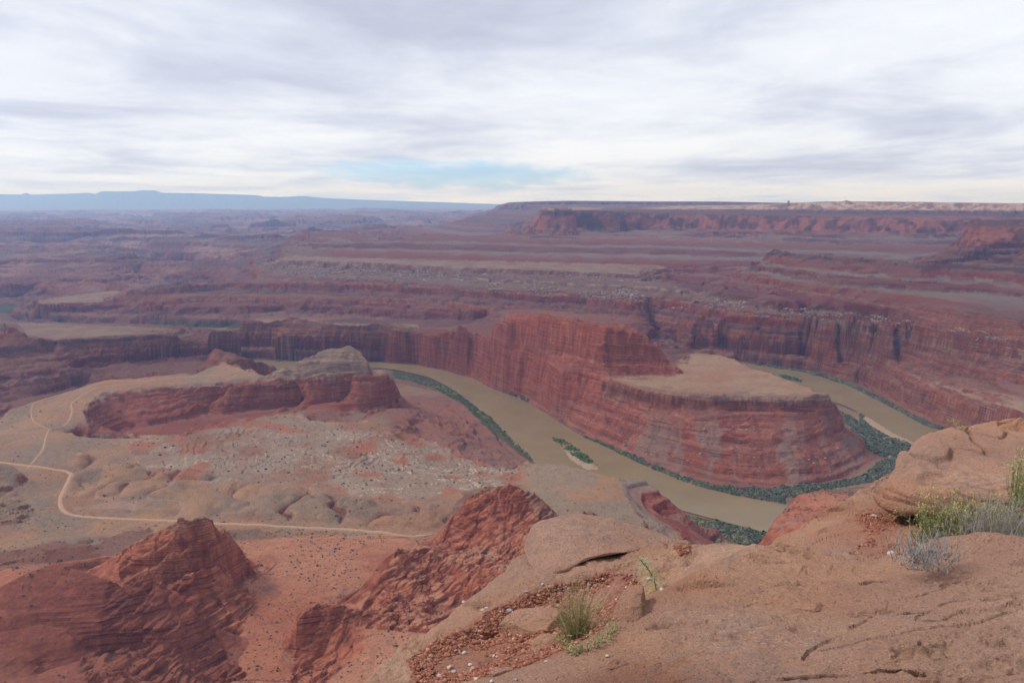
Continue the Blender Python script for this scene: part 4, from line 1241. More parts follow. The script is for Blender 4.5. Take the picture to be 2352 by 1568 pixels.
def rock_relief(x, y):
    """metres of relief for weathered sandstone"""
    h = fbm(x / .55, y / .55, 301, 3) * .035 + (np.abs(fbm(x / .075, y / .05, 305, 3)) - .25) * .009 + fbm(x / .14, y / .14, 303, 4, .6) * .015
    # pits and small hollows
    d, rv = vor(x / .11 + fbm(x / .1, y / .1, 5, 2) * .5, y / .07, 311)
    patch = sst(.05, .45, fbm(x / .5, y / .5, 313, 3))
    h = h - .016 * patch * sst(.42, .15, d) * (rv > -.3)
    d, rv = vor(x / .42 + fbm(x / .2, y / .2, 7, 2) * .4, y / .3, 317)
    h = h - .03 * sst(.22, .10, d) * (rv > .35)
    # bedding ledges: long low steps that scallop the surface
    q = (fbm(x / 1.1, y / .55, 321, 3) * .5 + .5) * 7
    f = q - np.floor(q)
    h = h + (f * .6 - sst(.0, .16, f) * .6) * .020 * sst(-.2, .3, fbm(x / .3, y / .3, 323, 2))
    # cracks
    c = np.abs(fbm(x / .9 + 3, y / .35, 331, 4, .5))
    h = h - .010 * sst(.016, .004, c) * sst(-.1, .2, fbm(x / .6, y / .6, 333, 2))
    # knobbly crust where the surface has crumbled
    pk = sst(.0, .35, fbm(x / .7 + 5, y / .6, 335, 3))
    h = h + pk * (fbm(x / .05, y / .035, 337, 3, .6) * .016 + (np.abs(fbm(x / .16, y / .10, 339, 3)) - .25) * .035)
    return h


CRACKS = [([(1690, 1572), (1760, 1553), (1830, 1551), (1900, 1543), (1980, 1549), (2080, 1562), (2130, 1575)], .045, .017), ([(1838, 1492), (1862, 1476), (1880, 1455), (1905, 1441), (1960, 1425)], .022, .014),
          ([(2155, 1384), (2200, 1388), (2240, 1392), (2285, 1408), (2360, 1424)], .024, .012), ([(1952, 1412), (1985, 1400), (2002, 1386)], .035, .02), ([(2050, 1525), (2085, 1518), (2110, 1490)], .02, .012),
          ([(1545, 1392), (1590, 1378), (1622, 1362)], .022, .012), ([(2040, 1262), (2015, 1258), (1985, 1262)], .05, .022), ([(1560, 1478), (1600, 1470), (1640, 1476)], .018, .010),
          ([(1000, 1462), (1060, 1432), (1100, 1400), (1125, 1372)], .02, .012), ([(1225, 1305), (1250, 1330), (1262, 1352)], .03, .02), ([(2200, 1455), (2260, 1470), (2300, 1500), (2352, 1512)], .02, .012),
          ([(1380, 1545), (1450, 1538), (1520, 1548), (1600, 1540)], .016, .012), ([(1700, 1330), (1760, 1316), (1800, 1300)], .016, .010)]
CRW = [([tuple(map(float, at_z(a, b, H - 1.57 - (0.4 if a < 1300 else 0)))) for a, b in c], d, w) for c, d, w in CRACKS]


def cracks(x, y):
    jx = x + fbm(x / .10, y / .10, 345, 3) * .022; jy = y + fbm(x / .10, y / .10, 347, 3) * .022
    h = np.zeros(x.shape, np.float32)
    for pts, dep, w in CRW:
        d = np.full(x.shape, 9.0, np.float32); P_ = np.array(pts)
        m = np.nonzero((x > P_[:, 0].min() - .2) & (x < P_[:, 0].max() + .2) & (y > P_[:, 1].min() - .2) & (y < P_[:, 1].max() + .2))
        if len(m[0]) == 0: continue
        qx, qy = jx[m], jy[m]; dm = np.full(qx.shape, 9.0)
        for (x0, y0), (x1, y1) in zip(pts[:-1], pts[1:]):
            ex, ey = x1 - x0, y1 - y0
            t = np.clip(((qx - x0) * ex + (qy - y0) * ey) / (ex * ex + ey * ey), 0, 1)
            dm = np.minimum(dm, np.hypot(qx - x0 - ex * t, qy - y0 - ey * t))
        ww = w * (.6 + .8 * (fbm(qx / .15, qy / .15, 349, 2) * .5 + .5))
        ww = ww * .55
        h[m] -= dep * .6 * sst(1.0, .3, dm / ww) * sst(-.35, .1, fbm(qx / .22, qy / .22, 350, 2))
    return h


def fheight(x, y):
    wx = fbm(x / .30, y / .30, 341, 3) * .035; wy = fbm(x / .30, y / .30, 343, 3) * .035
    return fdem(x + wx, y + wy) + rock_relief(x, y) + cracks(x, y)


fn_c, fn_r = 1150, 900
faz = np.concatenate([np.linspace(math.radians(-60), math.radians(-14), 90, endpoint=False), np.linspace(math.radians(-14), math.radians(35), fn_c - 150, endpoint=False), np.linspace(math.radians(35), math.radians(60), 60)])
fp = np.linspace(0, 1, 2400)
frr = 1.0 * (8.8 / 1.0) ** fp
fa2, fr2 = np.meshgrid(faz, frr, indexing='ij')
hh = fheight(fr2 * np.sin(fa2), fr2 * np.cos(fa2))
tv = -hh / fr2
d_s = np.minimum(np.abs(np.diff(tv, axis=1)) * F, 12) + 0.30 * 2400 / 2400
for w_ in (30, 20):
    pz = np.cumsum(np.pad(d_s, ((w_ + 1, w_), (0, 0)), mode='edge'), 0)
    d_s = (pz[2 * w_ + 1:] - pz[:-2 * w_ - 1]) / (2 * w_ + 1)
cs = np.concatenate([np.zeros((fn_c, 1)), np.cumsum(d_s, 1)], 1)
tt = np.linspace(0, 1, fn_r)
FR_ = np.stack([np.interp(tt * cs[i, -1], cs[i], frr) for i in range(fn_c)])
FA_ = np.repeat(faz[:, None], fn_r, 1)
fx_, fy_ = FR_ * np.sin(FA_), FR_ * np.cos(FA_)
fz_ = fheight(fx_, fy_)
FP = np.stack([fx_, fy_, fz_ + H], -1)


def grid_normals(P):
    a = np.gradient(P, axis=0); b = np.gradient(P, axis=1)
    n = np.cross(b, a); n /= np.maximum(np.linalg.norm(n, axis=-1, keepdims=True), 1e-9)
    return n * np.where(n[..., 2:3] < 0, -1, 1)


fn_ = grid_normals(FP)
fst = sst(.3, .8, 1 - fn_[..., 2])
FP += fn_ * np.array([1, 1, .2]) * ((fbm(FP[..., 2] / .05, fx_ / .9, 351, 3) * .02 + fbm(fx_ / .2, fy_ / .2, 353, 3) * .015) * fst)[..., None]


def mat_slab():
    m, nt = new_mat('rim_sandstone')
    L = nt.links.new
    b = bsdf_out(nt, 0.92, 0.15)
    geo = N(nt, 'ShaderNodeNewGeometry')

    def noise(scale, detail=6.0, rough=0.6, loc=(0, 0, 0), s=(1, 1, 1), dist=0.0):
        mp = N(nt, 'ShaderNodeMapping'); mp.inputs['Location'].default_value = loc; mp.inputs['Scale'].default_value = s
        L(geo.outputs['Position'], mp.inputs[0])
        n = N(nt, 'ShaderNodeTexNoise', inp={'Scale': scale, 'Detail': detail, 'Roughness': rough, 'Distortion': dist})
        L(mp.outputs[0], n.inputs['Vector'])
        return n.outputs[0]

    def mix(f, a, b_, typ='MIX'):
        x = N(nt, 'ShaderNodeMix', data_type='RGBA', blend_type=typ)
        if isinstance(f, (int, float)): x.inputs[0].default_value = f
        else: L(f, x.inputs[0])
        for k, v in ((6, a), (7, b_)):
            if isinstance(v, tuple): x.inputs[k].default_value = (*v, 1)
            else: L(v, x.inputs[k])
        return x.outputs[2]
    base = ramp(nt, noise(1.1, 6, .55), [(0.30, (.35, .155, .095)), (0.42, (.46, .235, .15)), (0.55, (.53, .29, .19)), (0.70, (.62, .375, .265))])
    c = base.outputs[0]
    at = N(nt, 'ShaderNodeAttribute', attribute_name='Redness')
    c = mix(at.outputs['Fac'], c, (.44, .18, .115))
    # lichen and desert varnish, in specks gathered in patches
    dk = M(nt, 'MULTIPLY', ramp(nt, noise(0.9, 4, .5, (3, 9, 1)), [(0.50, 0.0), (0.62, 1.0)]).outputs[0], ramp(nt, noise(14, 6, .7, (1, 2, 3)), [(0.44, 0.0), (0.60, 1.0)]).outputs[0])
    c = mix(M(nt, 'MULTIPLY', dk, .65), c, (.20, .15, .14))
    c = mix(M(nt, 'MULTIPLY', ramp(nt, noise(0.55, 3, .5, (4, 4, 4)), [(0.48, 0.0), (0.60, 1.0)]).outputs[0], .45), c, (.42, .27, .22))
    wt = M(nt, 'MULTIPLY', ramp(nt, noise(1.5, 4, .5, (8, 1, 4)), [(0.60, 0.0), (0.70, 1.0)]).outputs[0], ramp(nt, noise(34, 8, .8, (5, 5, 5), (1, 1.6, 1)), [(0.54, 0.0), (0.60, 1.0)]).outputs[0])
    c = mix(M(nt, 'MULTIPLY', wt, .6), c, (.66, .56, .50))
    g = ramp(nt, noise(60, 5, .75), [(0.3, (.72, .70, .68)), (0.5, (1, 1, 1)), (0.7, (1.25, 1.25, 1.25))])
    c = mix(0.8, c, g.outputs[0], 'MULTIPLY')
    sp2 = ramp(nt, noise(230, 3, .7), [(0.32, (.6, .6, .6)), (0.5, (1, 1, 1)), (0.7, (1.2, 1.2, 1.2))])
    c = mix(0.7, c, sp2.outputs[0], 'MULTIPLY')
    L(c, b.inputs['Base Color'])
    h = M(nt, 'ADD', M(nt, 'MULTIPLY', noise(24, 8, .7, (0, 0, 0), (1, 1.5, 3)), 1.0), M(nt, 'MULTIPLY', noise(110, 5, .75), .45))
    vo = N(nt, 'ShaderNodeTexVoronoi', inp={'Scale': 38.0, 'Randomness': 1.0})
    L(geo.outputs['Position'], vo.inputs['Vector'])
    pit = M(nt, 'MULTIPLY', ramp(nt, vo.outputs['Distance'], [(0.12, 0.0), (0.30, 1.0)]).outputs[0], .35)
    bp = N(nt, 'ShaderNodeBump', inp={'Strength': 1.0, 'Distance': 0.04})
    L(M(nt, 'ADD', h, pit), bp.inputs['Height']); L(bp.outputs[0], b.inputs['Normal'])
    return m


M_SLAB = mat_slab()
fu, fv = proj(FP[..., 0], FP[..., 1], FP[..., 2])
BOWL = [(930, 1520), (1000, 1470), (1090, 1440), (1110, 1405), (1170, 1385), (1200, 1372), (1260, 1345), (1320, 1335), (1400, 1315), (1450, 1318), (1470, 1345), (1440, 1372), (1412, 1410), (1390, 1440), (1330, 1475), (1280, 1500), (1200, 1530), (1080, 1562), (980, 1580), (950, 1560)]
GR2 = [(1960, 1180), (2040, 1175), (2060, 1200), (2030, 1235), (2060, 1250), (2040, 1272), (1990, 1278), (1965, 1262), (2000, 1230), (1985, 1205)]
GR3 = [(1545, 1250), (1580, 1248), (1590, 1268), (1560, 1275)]
w1 = fbm(fx_ / .2, fy_ / .2, 361, 3) * 22; w2 = fbm(fx_ / .2, fy_ / .2, 363, 3) * 16
redm = np.zeros(fu.shape, np.float32)
for pz in (BOWL, GR2, GR3, [(1850, 1250), (1990, 1170), (2110, 1150), (2150, 1230), (2000, 1290), (1900, 1256)]):
    redm = np.maximum(redm, inpoly(fu + w1, fv + w2, pz) * (.95 if pz in (BOWL, GR2) else .5))
redm = np.maximum(redm, fst * .35)
for _ in range(4):
    q = np.pad(redm, 1, mode='edge'); redm = (q[:-2, 1:-1] + q[2:, 1:-1] + q[1:-1, :-2] + q[1:-1, 2:] + redm) / 5
ob = mesh_from('rim_ledge', FP.reshape(-1, 3), grid_quads(fn_c, fn_r), M_SLAB, True, {'Redness': redm.ravel()})
tag(ob, kind='structure')
print('ledge', round(time.time() - T0, 1))


# which ledge points the lens sees, for placing things where they lie
def visible_points(poly, n, seed):
    rg = np.random.RandomState(seed)
    vis = np.zeros(fu.shape, bool)
    tv_ = (FP[..., 2] - H) / np.hypot(FP[..., 0], FP[..., 1])
    mx_ = np.maximum.accumulate(tv_, axis=1)
    vis = tv_ >= mx_ - 1e-3
    m = inpoly(fu, fv, poly) & vis
    i, j = np.nonzero(m)
    if len(i) == 0: return np.zeros((0, 3)), np.zeros((0, 3))
    # even over the ground, not over the mesh
    w = FR_[i, j] ** 2
    k = rg.choice(len(i), n, p=w / w.sum())
    P = FP[i[k], j[k]]
    return P + np.c_[rg.uniform(-.004, .004, (n, 2)), np.zeros(n)], fn_[i[k], j[k]]


def ledge_hit(u, v):
    """the ledge point seen at (u, v)"""
    tv_ = (FP[..., 2] - H) / np.hypot(FP[..., 0], FP[..., 1])
    vis = tv_ >= np.maximum.accumulate(tv_, axis=1) - 1e-3
    d = np.where(vis, (fu - u) ** 2 + (fv - v) ** 2, 1e12)
    i, j = np.unravel_index(np.argmin(d), d.shape)
    return FP[i, j].copy()


# ------------------------------------------------------------------ loose rock shapes
def rock_mesh(seed, sub=2, flat_=0.6, rough=.25, cuts=7):
    """unit angular stone: a ball cut by random planes"""
    import bmesh
    bm = bmesh.new()
    bmesh.ops.create_icosphere(bm, subdivisions=sub, radius=1.0)
    rg = np.random.RandomState(seed)
    V_ = np.array([v.co[:] for v in bm.verts])
    for _ in range(cuts):
        n = rg.normal(size=3); n /= np.linalg.norm(n)
        d = rg.uniform(.45, .8)
        t = V_ @ n - d
        V_ = V_ - np.clip(t, 0, None)[:, None] * n * .92
    V_ += rough * .12 * rg.normal(size=V_.shape)
    V_[:, 2] *= flat_
    for v, c in zip(bm.verts, V_): v.co = c
    fs = [[v.index for v in f.verts] for f in bm.faces]
    bm.free()
    return V_, np.array(fs)


def rotm(rg, tilt=.4):
    a = rg.uniform(0, 2 * math.pi); t = rg.normal(0, tilt); q = rg.uniform(0, 2 * math.pi)
    ca, sa = math.cos(a), math.sin(a)
    Rz = np.array([[ca, -sa, 0], [sa, ca, 0], [0, 0, 1]])
    ct, st_ = math.cos(t), math.sin(t)
    Rx = np.array([[1, 0, 0], [0, ct, -st_], [0, st_, ct]])
    cq, sq = math.cos(q), math.sin(q)
    return np.array([[cq, -sq, 0], [sq, cq, 0], [0, 0, 1]]) @ Rx @ Rz


def scatter_mesh(name, pts, sizes, seeds_n, mat, rg, sub=1, flat_=.6, colfn=None, sink=.25, smooth=False, rough=.25):
    prot = [rock_mesh(900 + k, sub, flat_, rough) for k in range(seeds_n)]
    vs, fs, cs_ = [], [], []; off = 0
    for k, (p, s) in enumerate(zip(pts, sizes)):
        V_, F_ = prot[k % seeds_n]
        s3 = s * rg.uniform(.7, 1.3, 3)
        W = (V_ * s3) @ rotm(rg).T + p + np.array([0, 0, s * flat_ * (1 - 2 * sink) * .5])
        vs.append(W); fs.append(F_ + off); off += len(V_)
        if colfn is not None: cs_.append(np.repeat(colfn(k)[None], len(V_), 0))
    cols = {'Col': np.concatenate(cs_)} if cs_ else None
    return mesh_from(name, np.concatenate(vs), np.concatenate(fs), mat, smooth, cols)


def mat_col(name, rough=.9, vary=.25, scale=20.0):
    m, nt = new_mat(name)
    L = nt.links.new
    b = bsdf_out(nt, rough, .15)
    at = N(nt, 'ShaderNodeAttribute', attribute_name='Col')
    geo = N(nt, 'ShaderNodeNewGeometry')
    n = N(nt, 'ShaderNodeTexNoise', inp={'Scale': scale, 'Detail': 4.0, 'Roughness': .65})
    L(geo.outputs['Position'], n.inputs['Vector'])
    r = ramp(nt, n.outputs[0], [(0.3, 1 - vary), (0.7, 1 + vary)])
    mx = N(nt, 'ShaderNodeMix', data_type='RGBA', blend_type='MULTIPLY'); mx.inputs[0].default_value = 1
    L(at.outputs[0], mx.inputs[6]); L(r.outputs[0], mx.inputs[7]); L(mx.outputs[2], b.inputs['Base Color'])
    return m


M_STONE = mat_col('stone_chips', .92, .25, 60.0)
rg = np.random.RandomState(42)
# red chips filling the hollows
chips = []
for poly, n, sd_ in ((BOWL, 20000, 1), (GR2, 1400, 2), (GR3, 260, 3)):
    P, _n = visible_points(poly, n, sd_)
    keep = fbm(P[:, 0] / .25, P[:, 1] / .25, 371, 3) > (-.30 if sd_ == 1 else -.1)
    chips.append(P[keep])
chips = np.concatenate(chips)
cc_ = [C(.25, .09, .058), C(.29, .12, .08), C(.21, .075, .052), C(.34, .17, .12)]
cr = np.random.RandomState(3)
ob = scatter_mesh('gravel', chips, np.exp(rg.normal(math.log(.0055), .5, len(chips))).clip(.0025, .02), 9, M_STONE, rg, 1, .55, lambda k: cc_[cr.randint(4)] * cr.uniform(.75, 1.2))
tag(ob, 'crumbled brick red stone chips filling the hollows of the rim ledge', 'gravel', kind='stuff')


def single_rock(name, p, size, seed, colr, label, cat, group=None, flat_=.6, rot=0.0, sub=3, dims=(1, 1, 1), rough=.12, mat=None):
    V_, F_ = rock_mesh(seed, sub, flat_, rough)
    V_ = V_ * np.array(dims) * size
    if sub >= 3:
        n = V_ / np.maximum(np.linalg.norm(V_, axis=1, keepdims=True), 1e-9)
        V_ = V_ + n * (fbm(V_[:, 0] / size * 2.2 + seed, V_[:, 1] / size * 2.2 + V_[:, 2] / size * 3, seed, 4, .6) * size * .10)[:, None]
    ca, sa = math.cos(rot), math.sin(rot)
    V_ = V_ @ np.array([[ca, -sa, 0], [sa, ca, 0], [0, 0, 1]]).T
    o = mesh_from(name, V_, F_, mat or M_STONE, True, {'Col': np.repeat(np.asarray(colr, np.float32)[None], len(V_), 0)} if mat is None else {'Redness': np.full(len(V_), .12, np.float32)})
    o.location = p
    tag(o, label, cat, group)
    return o


# pale pebbles lying on the gravel
PEB = [(1218, 1403, 9), (1232, 1402, 7), (1110, 1402, 8), (1118, 1398, 6), (1168, 1402, 8), (1149, 1406, 6), (1176, 1407, 5), (1222, 1428, 8), (1403, 1256, 8), (1490, 1330, 8), (1352, 1346, 6), (1399, 1347, 5), (1451, 1379, 7), (1246, 1340, 5),
       (1030, 1336, 7), (1065, 1500, 7), (1032, 1575, 8), (1032, 1532, 9), (1080, 1528, 7), (1042, 1545, 7), (1094, 1560, 8), (1130, 1565, 7), (1048, 1495, 6), (1135, 1507, 7), (1142, 1510, 5), (1010, 1553, 8), (1180, 1468, 5), (1395, 1508, 6),
       (1308, 1477, 4), (1416, 1378, 5), (1255, 1520, 6), (1185, 1560, 5), (985, 1580, 6), (1100, 1450, 5), (1160, 1440, 5), (1280, 1392, 6), (1330, 1365, 5), (1210, 1358, 5), (1440, 1350, 6), (1385, 1330, 4)]
hits = [ledge_hit(u, v) for u, v, s in PEB]
for k, ((u, v, s), p) in enumerate(zip(PEB, hits)):
    o = single_rock('pebble', p + np.array([0, 0, .004]), s * .0011 * np.hypot(p[0], p[1]) / 2.0 * 1.0, 300 + k, (C(.42, .37, .33), C(.34, .32, .31), C(.45, .33, .25))[k % 3], 'small pale pebble lying on the red gravel of the ledge', 'pebble', 'pale pebbles on the red gravel', .6, k, 2)
for (u, v, s, lab) in ((2046, 1273, 11, 'white pebble on red gravel just above the dead grey bush'), (2009, 1186, 7, 'pale grey pebble on the red slope below the overhanging boulder'),
                       (1520, 1355, 7, 'pale pebble beside the foot of the green stalk')):
    p = ledge_hit(u, v)
    single_rock('pebble', p + np.array([0, 0, .006]), s * .0012 * np.hypot(p[0], p[1]) / 2.0, 340 + u, C(.44, .40, .36), lab, 'pebble', None, .6, 1.0, 2)

# blocks on the ledge
p = ledge_hit(1232, 1442)
single_rock('boulder', p + np.array([0, .03, .0]), .155, 21, None, 'flat-topped brown boulder set in red gravel left of the grass tuft', 'boulder', None, .62, .25, 5, (1.25, .8, .75), .04, M_SLAB)
p = ledge_hit(1255, 1482)
single_rock('boulder', p + np.array([0, 0, -.02]), .10, 33, None, 'low rounded reddish rock below the flat-topped boulder', 'boulder', None, .6, .9, 4, (1.1, .9, .9), .04, M_SLAB)
p = ledge_hit(1440, 1410)
single_rock('boulder', p + np.array([.03, .05, -.01]), .15, 35, None, 'pitted brown rock wedged against the edge of the near slab', 'boulder', None, .7, 1.2, 5, (1.2, .75, .8), .05, M_SLAB)
p = ledge_hit(1865, 1398)
single_rock('rock_chip', p + np.array([0, 0, .008]), .05, 37, None, 'thin loose flake of stone lying on the near slab', 'rock', None, .3, .5, 4, (1.4, .7, .8), .04, M_SLAB)
p = ledge_hit(1422, 1527)
single_rock('rock_chip', p + np.array([0, 0, .006]), .035, 39, None, 'small rounded grey stone stuck on the left part of the near slab', 'rock', None, .5, .2, 4, (1.5, .8, .8), .04, M_SLAB)
p = ledge_hit(1150, 1546)
single_rock('rock_chip', p + np.array([0, 0, .008]), .045, 41, None, 'dark red flat stone at the gravel edge near the bottom', 'rock', None, .3, .1, 4, (1.6, .7, .8), .04, M_SLAB)
for k in range(26):
    P, _n = visible_points((BOWL, GR2)[k % 4 == 3], 1, 500 + k)
    if len(P):
        single_rock('stone', P[0] + np.array([0, 0, .004]), .012 + .010 * ((k * 7) % 5) / 5, 600 + k, C(.26, .095, .055) * (0.8 + .1 * (k % 4)), 'small angular red stone lying among the finer gravel', 'stone', 'larger red stones in the gravel', .55, k * 1.3, 2, (1.2, .9, .9))


# ------------------------------------------------------------------ lofted outcrops
def loft(name, sections, mat, label, cat, nu=220, nv=200, amp=.03, bed=.02, red=.1, seed=1, kind=None):
    """sections: list of key lines (same number of points), each point (u, v, r) -> a skin through them"""
    S = []
    for sec in sections:
        row = []
        for u, v, r in sec:
            dx, dy, dz = ray(u, v)
            t = r / dy
            row.append((dx * t, dy * t, dz * t + H))
        S.append(row)
    S = np.array(S, float)

    def cr_interp(A, n, axis):
        A = np.moveaxis(A, axis, 0); m = A.shape[0]
        t = np.linspace(0, m - 1, n); i = np.minimum(t.astype(int), m - 2); f = (t - i)[:, None, None]
        g = lambda k: A[np.clip(k, 0, m - 1)]
        p0, p1, p2, p3 = g(i - 1), g(i), g(i + 1), g(i + 2)
        o = .5 * (2 * p1 + (-p0 + p2) * f + (2 * p0 - 5 * p1 + 4 * p2 - p3) * f * f + (-p0 + 3 * p1 - 3 * p2 + p3) * f ** 3)
        return np.moveaxis(o, 0, axis)
    G = cr_interp(cr_interp(S, nu, 1), nv, 0)
    a = np.gradient(G, axis=0); b = np.gradient(G, axis=1)
    n = np.cross(a, b); n /= np.maximum(np.linalg.norm(n, axis=-1, keepdims=True), 1e-9)
    c0 = G.reshape(-1, 3).mean(0)
    if np.sum(n * (G - c0)) < 0: n = -n
    x, y, z = G[..., 0], G[..., 1], G[..., 2]
    d = fbm(x / .45 + z, y / .45 + z * .7, seed, 3) * amp + fbm(x / .12 + z * 3, y / .12 + z * 2, seed + 2, 3) * amp * .35
    bz = (z - H) + x * .10 + fbm(x / .8, y / .8, seed + 4, 2) * .06
    bd = fbm(bz / .05, x / 1.5, seed + 6, 3, .6)
    d = d + bd * bed
    cr_ = np.abs(fbm(bz / .10, x / 1.2 + y / 2, seed + 8, 2))
    d = d - bed * 1.6 * sst(.06, .01, cr_)
    G = G + n * d[..., None]
    o = mesh_from(name, G.reshape(-1, 3), grid_quads(nv, nu), mat, True, {'Redness': np.full(nu * nv, red, np.float32)})
    if kind: tag(o, kind=kind)
    else: tag(o, label, cat)
    return o


# big layered boulder overhanging on the right
loft('boulder', [
    [(2060, 1060, 6.4), (2110, 1010, 6.6), (2200, 990, 6.8), (2352, 975, 6.9), (2560, 960, 7.0)],
    [(2070, 1046, 6.05), (2096, 1016, 6.3), (2190, 984, 6.5), (2352, 964, 6.6), (2560, 950, 6.7)],
    [(2050, 1080, 5.55), (2110, 1050, 5.75), (2200, 1030, 5.9), (2352, 1015, 6.0), (2560, 1000, 6.1)],
    [(2020, 1112, 5.20), (2090, 1095, 5.25), (2200, 1085, 5.35), (2352, 1075, 5.45), (2560, 1065, 5.5)],
    [(2006, 1132, 5.05), (2060, 1130, 4.98), (2180, 1125, 4.95), (2352, 1120, 4.98), (2560, 1115, 5.0)],
    [(2010, 1152, 5.02), (2050, 1166, 4.88), (2160, 1165, 4.82), (2352, 1160, 4.84), (2560, 1160, 4.9)],
    [(2026, 1166, 5.06), (2062, 1181, 4.92), (2160, 1180, 4.86), (2352, 1178, 4.9), (2560, 1180, 4.95)],
    [(2050, 1172, 5.25), (2080, 1180, 5.2), (2160, 1180, 5.15), (2352, 1178, 5.2), (2560, 1180, 5.2)],
    [(2070, 1160, 5.6), (2100, 1165, 5.6), (2180, 1165, 5.6), (2352, 1160, 5.6), (2560, 1160, 5.7)],
], M_SLAB, 'big layered boulder with an undercut front on the right of the rim', 'boulder', 320, 260, .05, .022, .12, 401)
# block at the head of the bowl
loft('boulder', [
    [(1215, 1262, 5.0), (1235, 1225, 5.3), (1300, 1200, 5.5), (1400, 1205, 5.5), (1500, 1240, 5.3), (1575, 1262, 4.95)],
    [(1205, 1250, 4.9), (1222, 1206, 5.05), (1300, 1186, 5.2), (1400, 1192, 5.2), (1500, 1226, 5.0), (1582, 1254, 4.85)],
    [(1206, 1268, 4.72), (1235, 1215, 4.85), (1310, 1196, 4.98), (1400, 1203, 5.0), (1490, 1236, 4.85), (1578, 1258, 4.78)],
    [(1212, 1286, 4.52), (1262, 1250, 4.58), (1330, 1238, 4.66), (1410, 1240, 4.72), (1490, 1250, 4.68), (1570, 1262, 4.70)],
    [(1226, 1306, 4.38), (1290, 1290, 4.38), (1350, 1272, 4.46), (1420, 1264, 4.54), (1490, 1262, 4.6), (1560, 1266, 4.66)],
    [(1246, 1326, 4.32), (1300, 1312, 4.32), (1360, 1284, 4.44), (1425, 1272, 4.54), (1490, 1268, 4.62), (1555, 1270, 4.68)],
    [(1262, 1330, 4.5), (1310, 1318, 4.5), (1365, 1292, 4.6), (1430, 1280, 4.7), (1490, 1275, 4.75), (1550, 1274, 4.75)],
], M_SLAB, 'long hump-backed boulder at the far lip of the gravel hollow', 'boulder', 300, 220, .035, .010, .10, 431)
print('rocks', round(time.time() - T0, 1))

# ------------------------------------------------------------------ living things and scatter on the far ground
TV = (Zf - H) / np.hypot(X, Y)
VIS = TV >= np.maximum.accumulate(TV, axis=1) - 2e-4
INV = (U > -60) & (U < 2420) & (V < 1640)


def ground_points(poly, n, seed, rmin=0, rmax=9e9, zmax=1e9, zmin=-1, nzmin=0.0, vis=True):
    rg = np.random.RandomState(seed)
    pa = np.array(poly)
    m = (U > pa[:, 0].min()) & (U < pa[:, 0].max()) & (V > pa[:, 1].min()) & (V < pa[:, 1].max()) & (RR_ > rmin) & (RR_ < rmax) & (Zf < zmax) & (Zf > zmin) & (NZ > nzmin)
    if vis: m &= VIS
    i, j = np.nonzero(m)
    k = inpoly(U[i, j], V[i, j], poly); i, j = i[k], j[k]
    if len(i) == 0: return np.zeros((0, 3))
    # weight by ground area of a cell
    jj = np.clip(j, 1, NRW - 2)
    w = (RR_[i, jj + 1] - RR_[i, jj - 1]) * RR_[i, j]
    w = np.clip(w, 0, np.percentile(w, 98))
    q = rg.choice(len(i), n, p=w / w.sum())
    P = np.stack([X[i, j], Y[i, j], Zf[i, j]], -1)[q]
    rr = np.hypot(P[:, 0], P[:, 1])
    P[:, :2] += rg.uniform(-.5, .5, (n, 2)) * (rr * .0012)[:, None]
    return P


M_LEAF = mat_col('desert_foliage', .85, .3, 0.8)
M_ROCK = mat_col('pale_blocks', .95, .2, 0.5)


def clump_proto(seed, n=16):
    """a rounded bush: leaf-sized facets spread through a dome"""
    rg = np.random.RandomState(seed)
    vs, fs = [], []
    for k in range(n):
        d = rg.normal(size=3); d /= np.linalg.norm(d); d[2] = abs(d[2])
        c = d * rg.uniform(.45, .95) * np.array([1, 1, .9])
        a = rg.normal(size=3); a /= np.linalg.norm(a); b = np.cross(a, d); b /= np.linalg.norm(b) + 1e-6
        a = np.cross(d, b)
        s = rg.uniform(.28, .5)
        t = d * rg.uniform(-.2, .3)
        i = len(vs)
        vs += [c + a * s, c + b * s + t * s, c - a * s * .9, c - b * s - t * s]
        fs.append([i, i + 1, i + 2, i + 3])
    return np.array(vs), np.array(fs)


CL = [clump_proto(40 + k) for k in range(8)]


def bushes(name, pts, size, cols, label, cat='shrubs', tall=1.0):
    rg = np.random.RandomState(len(pts))
    vs, fs, cs_ = [], [], []; off = 0
    nz_ = fbm(pts[:, 0] / 45, pts[:, 1] / 45, 771, 4) * .75 + .5
    for k, p in enumerate(pts):
        V_, F_ = CL[k % 8]
        a = rg.uniform(0, 6.28); ca, sa = math.cos(a), math.sin(a)
        s = size * float(np.exp(rg.normal(-.12, .45)))
        W = V_ @ np.array([[ca, -sa, 0], [sa, ca, 0], [0, 0, tall]]).T * s + p
        vs.append(W); fs.append(F_ + off); off += len(V_)
        q = np.clip(nz_[k] + rg.normal(0, .22), 0, .999) * (len(cols) - 1)
        i = int(q); c = cols[i] + (cols[i + 1] - cols[i]) * (q - i)
        cs_.append(np.repeat((c * rg.uniform(.7, 1.25))[None], len(V_), 0) * rg.uniform(.85, 1.15, (len(V_), 1)))
    o = mesh_from(name, np.concatenate(vs), np.concatenate(fs), M_LEAF, False, {'Col': np.concatenate(cs_).astype(np.float32)})
    tag(o, label, cat, kind='stuff')
    return o


